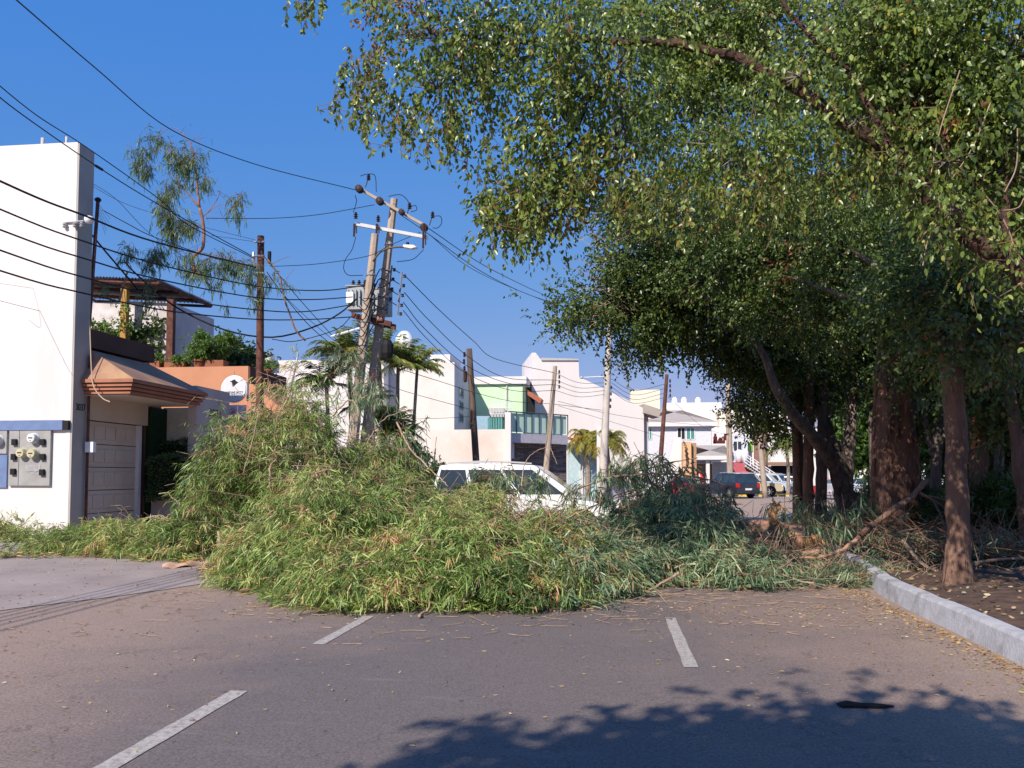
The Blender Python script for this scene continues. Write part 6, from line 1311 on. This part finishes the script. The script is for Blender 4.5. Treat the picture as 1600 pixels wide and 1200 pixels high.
for k_ in range(46):
    cx_, cy_, rx_, ry_, h_, _e = mounds[lg.choice((0, 1, 2, 2, 5, 6, 6, 7, 8, 9, 12, 13, 14, 14, 15, 16))]
    x_ = cx_ + lg.uniform(-.8, .8) * rx_; y_ = cy_ - lg.uniform(-.2, .9) * ry_; az = lg.uniform(0, math.pi) ; ln_ = lg.uniform(.5, 1.5); pts_ = []
    for i in range(5):
        xx = x_ + math.cos(az) * ln_ * (i / 4 - .5) + lg.uniform(-.05, .05); yy = y_ + math.sin(az) * ln_ * .6 * (i / 4 - .5); zz = float(height([xx], [yy])[0])
        pts_.append(Vector((xx, yy, max(.03, zz + .03 + .10 * (i / 4 - .3)))))
    mb = MB(); r_ = lg.uniform(.008, .022); limb(mb, pts_, r_, r_ * .45, 6, wob=.012, seed=k_); e_ = pts_[3]
    for q_ in range(lg.randint(1, 3)): f_ = pts_[lg.randint(1, 4)]; limb(mb, [f_, f_ + Vector((lg.uniform(-.3, .3), lg.uniform(-.2, .1), lg.uniform(.0, .2))), f_ + Vector((lg.uniform(-.5, .5), lg.uniform(-.3, .1), lg.uniform(-.05, .3)))], r_ * .5, r_ * .2, 4, steps=8, seed=q_)
    mb.build('branch', drytwig, ft, smooth=True)
# airy sprays reaching up at the right of the van
g = np.random.default_rng(55); O = []; 
for (px, py, Y, s_, n_) in ((960, 745, 15.3, .16, 16), (990, 725, 15.3, .16, 18), (1020, 735, 15.3, .22, 28), (1000, 805, 15.2, .2, 28), (1010, 800, 14.8, .3, 80), (1060, 760, 15, .2, 28), (1090, 790, 14.6, .25, 70), (1050, 815, 14.4, .35, 90), (1095, 835, 14.2, .25, 60), (935, 765, 15.5, .08, 5), (1110, 865, 13.2, .12, 18), (1185, 868, 13.2, .13, 22), (1190, 885, 13.0, .1, 14), (760, 748, 18.3, .22, 34), (800, 755, 18.2, .18, 16), (840, 745, 18.6, .15, 12), (880, 812, 17.3, .2, 16), (905, 775, 18, .15, 9), (1350, 800, 20, .4, 60), (1300, 850, 15.5, .5, 80), (1250, 830, 17.5, .5, 70), (405, 652, 16.3, .2, 36), (335, 740, 16.2, .2, 60), (352, 702, 16.2, .22, 70), (620, 700, 17.5, .4, 60), (560, 600, 19, .3, 12), (545, 560, 23.5, .3, 30), (575, 620, 22, .35, 40)):
    c_ = npv(W(px, py, Y)); O.append(c_ + g.normal(size=(n_, 3)) * s_ * [1, .8, .7])
O = np.concatenate(O); T = g.normal(size=O.shape) * .7 + [0, 0, -.3]
P_, D_, ix = sprigs(O, T, .3, 12, .42, .75, 56); ok = P_[:, 2] > .1
leaves('drooping_sprays', P_[ok], D_[ok], .19, .022, eucshade, ft, bend=.35, wprof=(.5, .42), seed=57)
twigs('spray_twigs', O - unit(T) * .25, O + unit(T) * .3, .007, .003, twigmat, ft)

# the pale bough leaning on the median
t = thing('bare_branch', 'bare pale grey bough leaning in front of the massive trunk', 'branch')
mb = MB(); limb(mb, [W(1345, 836, 14.4), W(1390, 800, 14.6), W(1425, 775, 14.8), W(1442, 757, 14.9), W(1452, 749, 15)], .055, .04, 9, wob=.01, seed=5); mb.build('bough', bark_brown, t, smooth=True)
mb = MB()
for pts, r0, r1 in (([(1437, 770, 14.8), (1460, 783, 14.8), (1482, 797, 14.8)], .03, .018), ([(1440, 774, 14.8), (1465, 778, 14.8), (1488, 785, 14.8)], .022, .012), ([(1458, 782, 14.8), (1470, 805, 14.6), (1478, 830, 14.4)], .02, .012)): limb(mb, [W(*p) for p in pts], r0, r1, 7)
mb.build_split('side_branch', bark_brown, t, smooth=True)
# twig heaps on the median
for i, (cx, cy, sx, sy, n_, lb) in enumerate(((5.9, 14.2, 1.2, 1.2, 480, 'tangled heap of bare twigs left of the slim tree'), (7.2, 14.0, 1.5, 1.5, 300, 'scattered bare sticks right of the slim tree'), (5.6, 18.5, 1.6, 1.5, 400, 'twigs and leaves in front of the massive trunk'))):
    o = thing('twig_heap', lb, 'twigs', group='broken twigs on the median'); g = np.random.default_rng(300 + i)
    a = np.stack([cx + g.normal(size=n_) * sx * .6, cy + g.normal(size=n_) * sy * .6, g.uniform(.15, .6 if i != 1 else .35, n_)], 1); d = unit(g.normal(size=(n_, 3)) * [1.2, .6, .3] + ([-.6, 0, .35] if i == 0 else [0, 0, 0])) * g.uniform(.25, 1.0, n_)[:, None]; b = a + d; b[:, 2] = np.clip(b[:, 2], .14, 1.1)
    twigs('twigs', a, b, .009, .004, twigmat, o)
    k_ = n_ // 2; P_, D_, ix = sprigs(a[:k_], d[:k_], .3, 8, .5, .2, 310 + i); P_[:, 2] = np.maximum(P_[:, 2], .2); leaves('foliage', P_, D_, .14, .02, eucshade, o, bend=.2, seed=320 + i)
mb = MB()
o = thing('fallen_branch', 'long pale sticks lying right of the slim tree foot', 'branch')
for pts, r in (([(1520, 880, 13), (1560, 874, 13), (1610, 872, 13)], .025), ([(1525, 895, 12.6), (1570, 892, 12.8), (1605, 885, 13)], .03), ([(1480, 815, 14), (1515, 845, 14), (1545, 852, 14)], .015), ([(1390, 842, 14), (1410, 830, 14), (1432, 826, 14)], .02), ([(1410, 845, 13.6), (1440, 880, 13.2), (1475, 898, 12.8)], .03), ([(1540, 840, 14), (1552, 870, 13.8)], .012), ([(1565, 870, 13.5), (1585, 850, 13.5), (1600, 845, 13.5)], .012)): limb(mb, [W(*p) for p in pts], r, r * .6, 6, seed=3)
mb.build_split('stick', drytwig, o)

# low branches at the foot of the white tower
o = thing('green_debris', 'leafy broken branches at the foot of the white tower', 'branches')
g = np.random.default_rng(91); n_ = 560; px_ = g.uniform(-30, 92, n_); O = np.array([npv(W(a, 848, 19.3)) for a in px_]); O[:, 1] += g.uniform(-1.3, .7, n_); O[:, 2] = g.uniform(.05, .55, n_) * np.clip((95 - px_) / 50, .2, 1)
T = g.normal(size=O.shape); P_, D_, ix = sprigs(O, T, .3, 9, .5, .1, 92); P_[:, 2] = np.maximum(P_[:, 2], .03); leaves('foliage', P_, D_, .14, .022, eucleaf, o, seed=93, rnd=np.random.default_rng(1).uniform(0, .85, len(P_)))
twigs('twigs', O, O + unit(T) * .3, .007, .003, twigmat, o)
o = thing('green_debris', 'small leafy spray lying on the pavement at the left edge', 'branches')
c_ = npv(G(20, 872)); O = c_ + g.normal(size=(40, 3)) * [.5, .2, .02] + [0, 0, .06]; T = g.normal(size=O.shape) * [1, .6, .1]; P_, D_, ix = sprigs(O, T, .3, 8, .5, .0, 94); P_[:, 2] = np.maximum(P_[:, 2], .03); D_[:, 2] = np.abs(D_[:, 2]) * .3; leaves('foliage', P_, D_, .14, .022, eucleaf, o, seed=95)
twigs('twigs', O, O + unit(T) * .3, .006, .003, twigmat, o)
# bark slab
o = thing('bark_slab', 'pale torn slab of bark on the pavement before the leaves', 'bark')
mb = MB(); vs = []; 
for i in range(13):
    p = G(255 + 65 * i / 12, 889 - 5 * i / 12); w_ = .13 * math.sin(math.pi * (i + .6) / 13.2) + .015
    for j in range(5): u = (j - 2) / 2; vs.append((p.x + random.uniform(-.01, .01), p.y + u * w_ * 1.6, .03 + .06 * (1 - u * u) + .02 * math.sin(i)))
mb.add(vs, [(i * 5 + j, i * 5 + j + 1, (i + 1) * 5 + j + 1, (i + 1) * 5 + j) for i in range(12) for j in range(4)]); mb.build('slab', mat('pale_bark', (.56, .36, .24), .85, (.42, .2, .13), 4), o, smooth=True)
mb = MB(); p = G(292, 880); mb.slab([(p.x - .15, p.y, .03), (p.x + .1, p.y + .02, .03), (p.x + .18, p.y + .3, .05), (p.x - .05, p.y + .25, .04)], (0, 0, .03)); mb.build('bark_chip', mat('ochre_bark', (.5, .3, .08), .85), o)
# dark scrap on the road
o = thing('dark_scrap', 'flat black scrap lying in the tree shadow on the road', 'scrap')
mb = MB(); c_ = G(1352, 1106); outl_ = [(-.22, .02), (-.12, .07), (-.02, .05), (.05, .03), (.16, .02), (.22, -.02), (.08, -.04), (-.05, -.02), (-.1, -.05), (-.19, -.03)]
mb.slab([(c_.x + x * .85, c_.y + (y + .02 * math.sin(x * 40)) * 1.0, .012) for x, y in outl_], (0, 0, .012)); mb.build('scrap', black, o)

# torn branch caught in the wires
o = thing('hanging_branch', 'torn eucalyptus branch caught upright in the wires', 'branch')
mb = MB(); YH = 21.6
for pts, r0, r1 in (([(304, 425), (302, 403), (316, 388), (318, 370), (317, 345), (312, 325)], .05, .04), ([(312, 325), (308, 290), (303, 255), (298, 225), (285, 208)], .038, .01), ([(310, 322), (295, 305), (280, 285), (268, 270)], .025, .01), ([(285, 208), (270, 200), (260, 203), (245, 215)], .008, .004), ([(298, 225), (305, 215), (312, 222)], .008, .004), ([(318, 338), (330, 325), (342, 305), (344, 290)], .014, .006), ([(322, 335), (338, 322), (355, 318), (365, 308)], .01, .005), ([(312, 355), (295, 360), (270, 350), (250, 335)], .012, .006), ([(304, 420), (330, 402), (360, 408), (400, 415)], .016, .008), ([(316, 395), (345, 400), (370, 402)], .012, .006)):
    limb(mb, [W(x, y, YH) for x, y in pts], r0, r1, 7, wob=.01, seed=4)
mb.build('branch', mat('reddish_branch', (.33, .16, .10), .85, (.2, .1, .065), 6), o, smooth=True)
g = np.random.default_rng(66); O = []
for (px, py, s_, n_) in ((240, 225, .20, 22), (220, 250, .17, 20), (228, 268, .12, 14), (275, 240, .16, 22), (285, 255, .18, 26), (300, 250, .14, 18), (262, 300, .14, 22), (258, 320, .12, 16), (290, 285, .12, 8), (315, 285, .14, 12), (265, 340, .18, 24), (280, 350, .16, 20), (295, 355, .16, 16), (265, 365, .18, 18), (245, 395, .16, 22), (235, 410, .12, 12), (290, 400, .2, 16), (310, 420, .18, 22), (325, 430, .2, 24), (345, 400, .16, 18), (360, 420, .14, 18), (372, 310, .09, 10), (370, 330, .09, 10), (202, 398, .10, 10), (200, 385, .08, 4), (385, 420, .18, 22), (395, 440, .18, 20), (405, 430, .15, 16), (430, 440, .15, 8), (355, 480, .08, 4), (228, 455, .14, 16), (235, 475, .12, 10), (160, 455, .1, 7), (395, 465, .12, 14), (448, 440, .08, 6)):
    O.append(npv(W(px, py, YH + g.uniform(-.2, .2))) + g.normal(size=(n_, 3)) * s_ * [1, .8, .9])
O = np.concatenate(O); O = np.concatenate([O, O + g.normal(size=O.shape) * .08])[:int(len(O) * 1.8)]; T = g.normal(size=O.shape) * .6 + [0, 0, -.25]
P_, D_, ix = sprigs(O, T, .22, 7, .35, .8, 67); leaves('foliage', P_, D_, .17, .018, leafmat('hanging_eucalyptus_leaf', [(0, (.05, .10, .045)), (.5, (.10, .18, .07)), (1, (.20, .29, .10))], .45, .3), o, bend=.35, wprof=(.5, .42), seed=68)
twigs('twigs', O - unit(T) * .15, O + unit(T) * .2, .005, .002, twigmat, o)
g2 = np.random.default_rng(69); A_ = []; B_ = []
for k_ in range(70):
    px, py = g2.choice([[300, 220], [330, 290], [300, 300], [265, 220], [345, 330], [300, 380], [270, 330]]); a = npv(W(px + g2.normal() * 18, py + g2.normal() * 18, YH)); b = a + g2.normal(size=3) * [.25, .15, .2]; A_.append(a); B_.append(b)
twigs('fine_twigs', np.array(A_), np.array(B_), .006, .003, twigmat, o)
o = thing('hanging_branch', 'curved dead stick dangling from the wires right of the rusty pole', 'branch')
mb = MB(); limb(mb, [W(418, 405, 22.2), W(436, 430, 22.3), W(443, 460, 22.4), (W(452, 490, 22.4)), W(463, 517, 22.4), W(477, 532, 22.4)], .02, .028, 7, wob=.01, seed=2)
for pts in ([(443, 455), (448, 435), (460, 420)], [(418, 405), (400, 400), (385, 408)], [(425, 412), (440, 405), (455, 400)]): limb(mb, [W(x, y, 22.3) for x, y in pts], .01, .004, 5)
mb.build('stick', twigmat, o, smooth=True)
o = thing('hanging_branch', 'forked stick propped against the ochre terrace post', 'branch')
mb = MB(); limb(mb, [W(186, 472, 22), W(192, 450, 22), W(199, 425, 22)], .035, .025, 7); mb.build('stick', drytwig, o)

# ================================================================== LITTER
g = np.random.default_rng(12); n_ = 750
px_ = g.uniform(-20, 1500, n_); py_ = 925 + 290 * g.beta(.9, 3.0, n_); Gd = np.array([npv(G(a, b)) for a, b in zip(px_, py_)]); ok = (Gd[:, 0] < 3.2) & (Gd[:, 1] < 20); Gd = Gd[ok]
side = np.stack([3.30 - np.abs(g.normal(size=500)) * .22, g.uniform(3.5, 12.5, 500), np.zeros(500)], 1)
lf = np.stack([g.uniform(-14, -5.2, 700), g.uniform(9.5, 16.5, 700), np.full(700, .012)], 1)
frt = np.stack([g.uniform(-4.5, 3.3, 1300), 9.4 + np.abs(g.normal(size=1300)) * .0 + g.normal(size=1300) * .45 + np.interp(g.uniform(0, 1, 1300), [0, 1], [0, 1.2]), np.zeros(1300)], 1)
P_ = np.concatenate([Gd, side, lf, frt]); P_[:, 2] += .014; D_ = g.normal(size=P_.shape) * [1, 1, .05]
tag(leaves('leaf_litter', P_, D_, .04, .012, litterleaf, None, fold=.2, seed=13), 'dry leaves scattered over the road and along the kerb', 'leaf litter', kind='stuff')
sd2 = np.stack([3.36 - np.abs(g.normal(size=650)) * .09 * (1 + g.uniform(0, 1, 650) ** 4 * 4), 3.5 + 8.5 * np.clip(g.uniform(0, 1, 650) + .06 * np.sin(g.uniform(0, 1, 650) * 40), 0, 1), np.full(650, .015)], 1)
tag(leaves('kerb_litter', sd2, g.normal(size=sd2.shape) * [1, 1, .15], .045, .018, leafmat('ochre_litter', [(0, (.34, .20, .09)), (.5, (.46, .32, .13)), (1, (.25, .14, .07))], .8, .1), None, seed=14), 'ochre leaves gathered in the gutter at the kerb', 'leaf litter', kind='stuff')
n_ = 230; x = g.uniform(-6, 3.2, n_); y = 10.2 + g.normal(size=n_) * 1.1; y = np.where(x > 0, y + .9, y); a = np.stack([x, y, np.full(n_, .018)], 1); d = unit(g.normal(size=(n_, 3)) * [1, .5, 0]) * g.uniform(.05, .22, n_)[:, None]; b = a + d; c_ = b + unit(d + g.normal(size=d.shape) * [.1, .1, 0]) * .12; c_[:, 2] = .02
x2 = g.normal(size=110) * .9 + 1.0; y2 = 11.2 + g.normal(size=110) * .35; a2 = np.stack([x2, y2, np.full(110, .02)], 1); d2 = unit(g.normal(size=(110, 3)) * [1, .45, .02]) * g.uniform(.06, .22, 110)[:, None]
tag(twigs('twig_litter', np.concatenate([a, b, a2]), np.concatenate([b, c_, a2 + d2]), .005, .003, drytwig), 'thin broken twigs strewn on the asphalt before the branches', 'twig litter', kind='stuff')
n_ = 5000; x = 3.6 + g.uniform(0, 1, n_) ** 1.3 * 12; y = g.uniform(3, 26, n_); P_ = np.stack([x, y, np.full(n_, .36)], 1); P_[:, 2] = .16 + .05 * np.sin(x * 2.1 + y) * np.cos(y * 1.7 - x) + .18 * np.clip((x - 3.65) / 4, 0, 1) + .015
tag(leaves('median_litter', P_, g.normal(size=P_.shape) * [1, 1, .2], .07, .03, litterleaf, None, seed=16), 'brown leaf litter covering the soil under the trees', 'leaf litter', kind='stuff')
print('objects', len(bpy.data.objects))
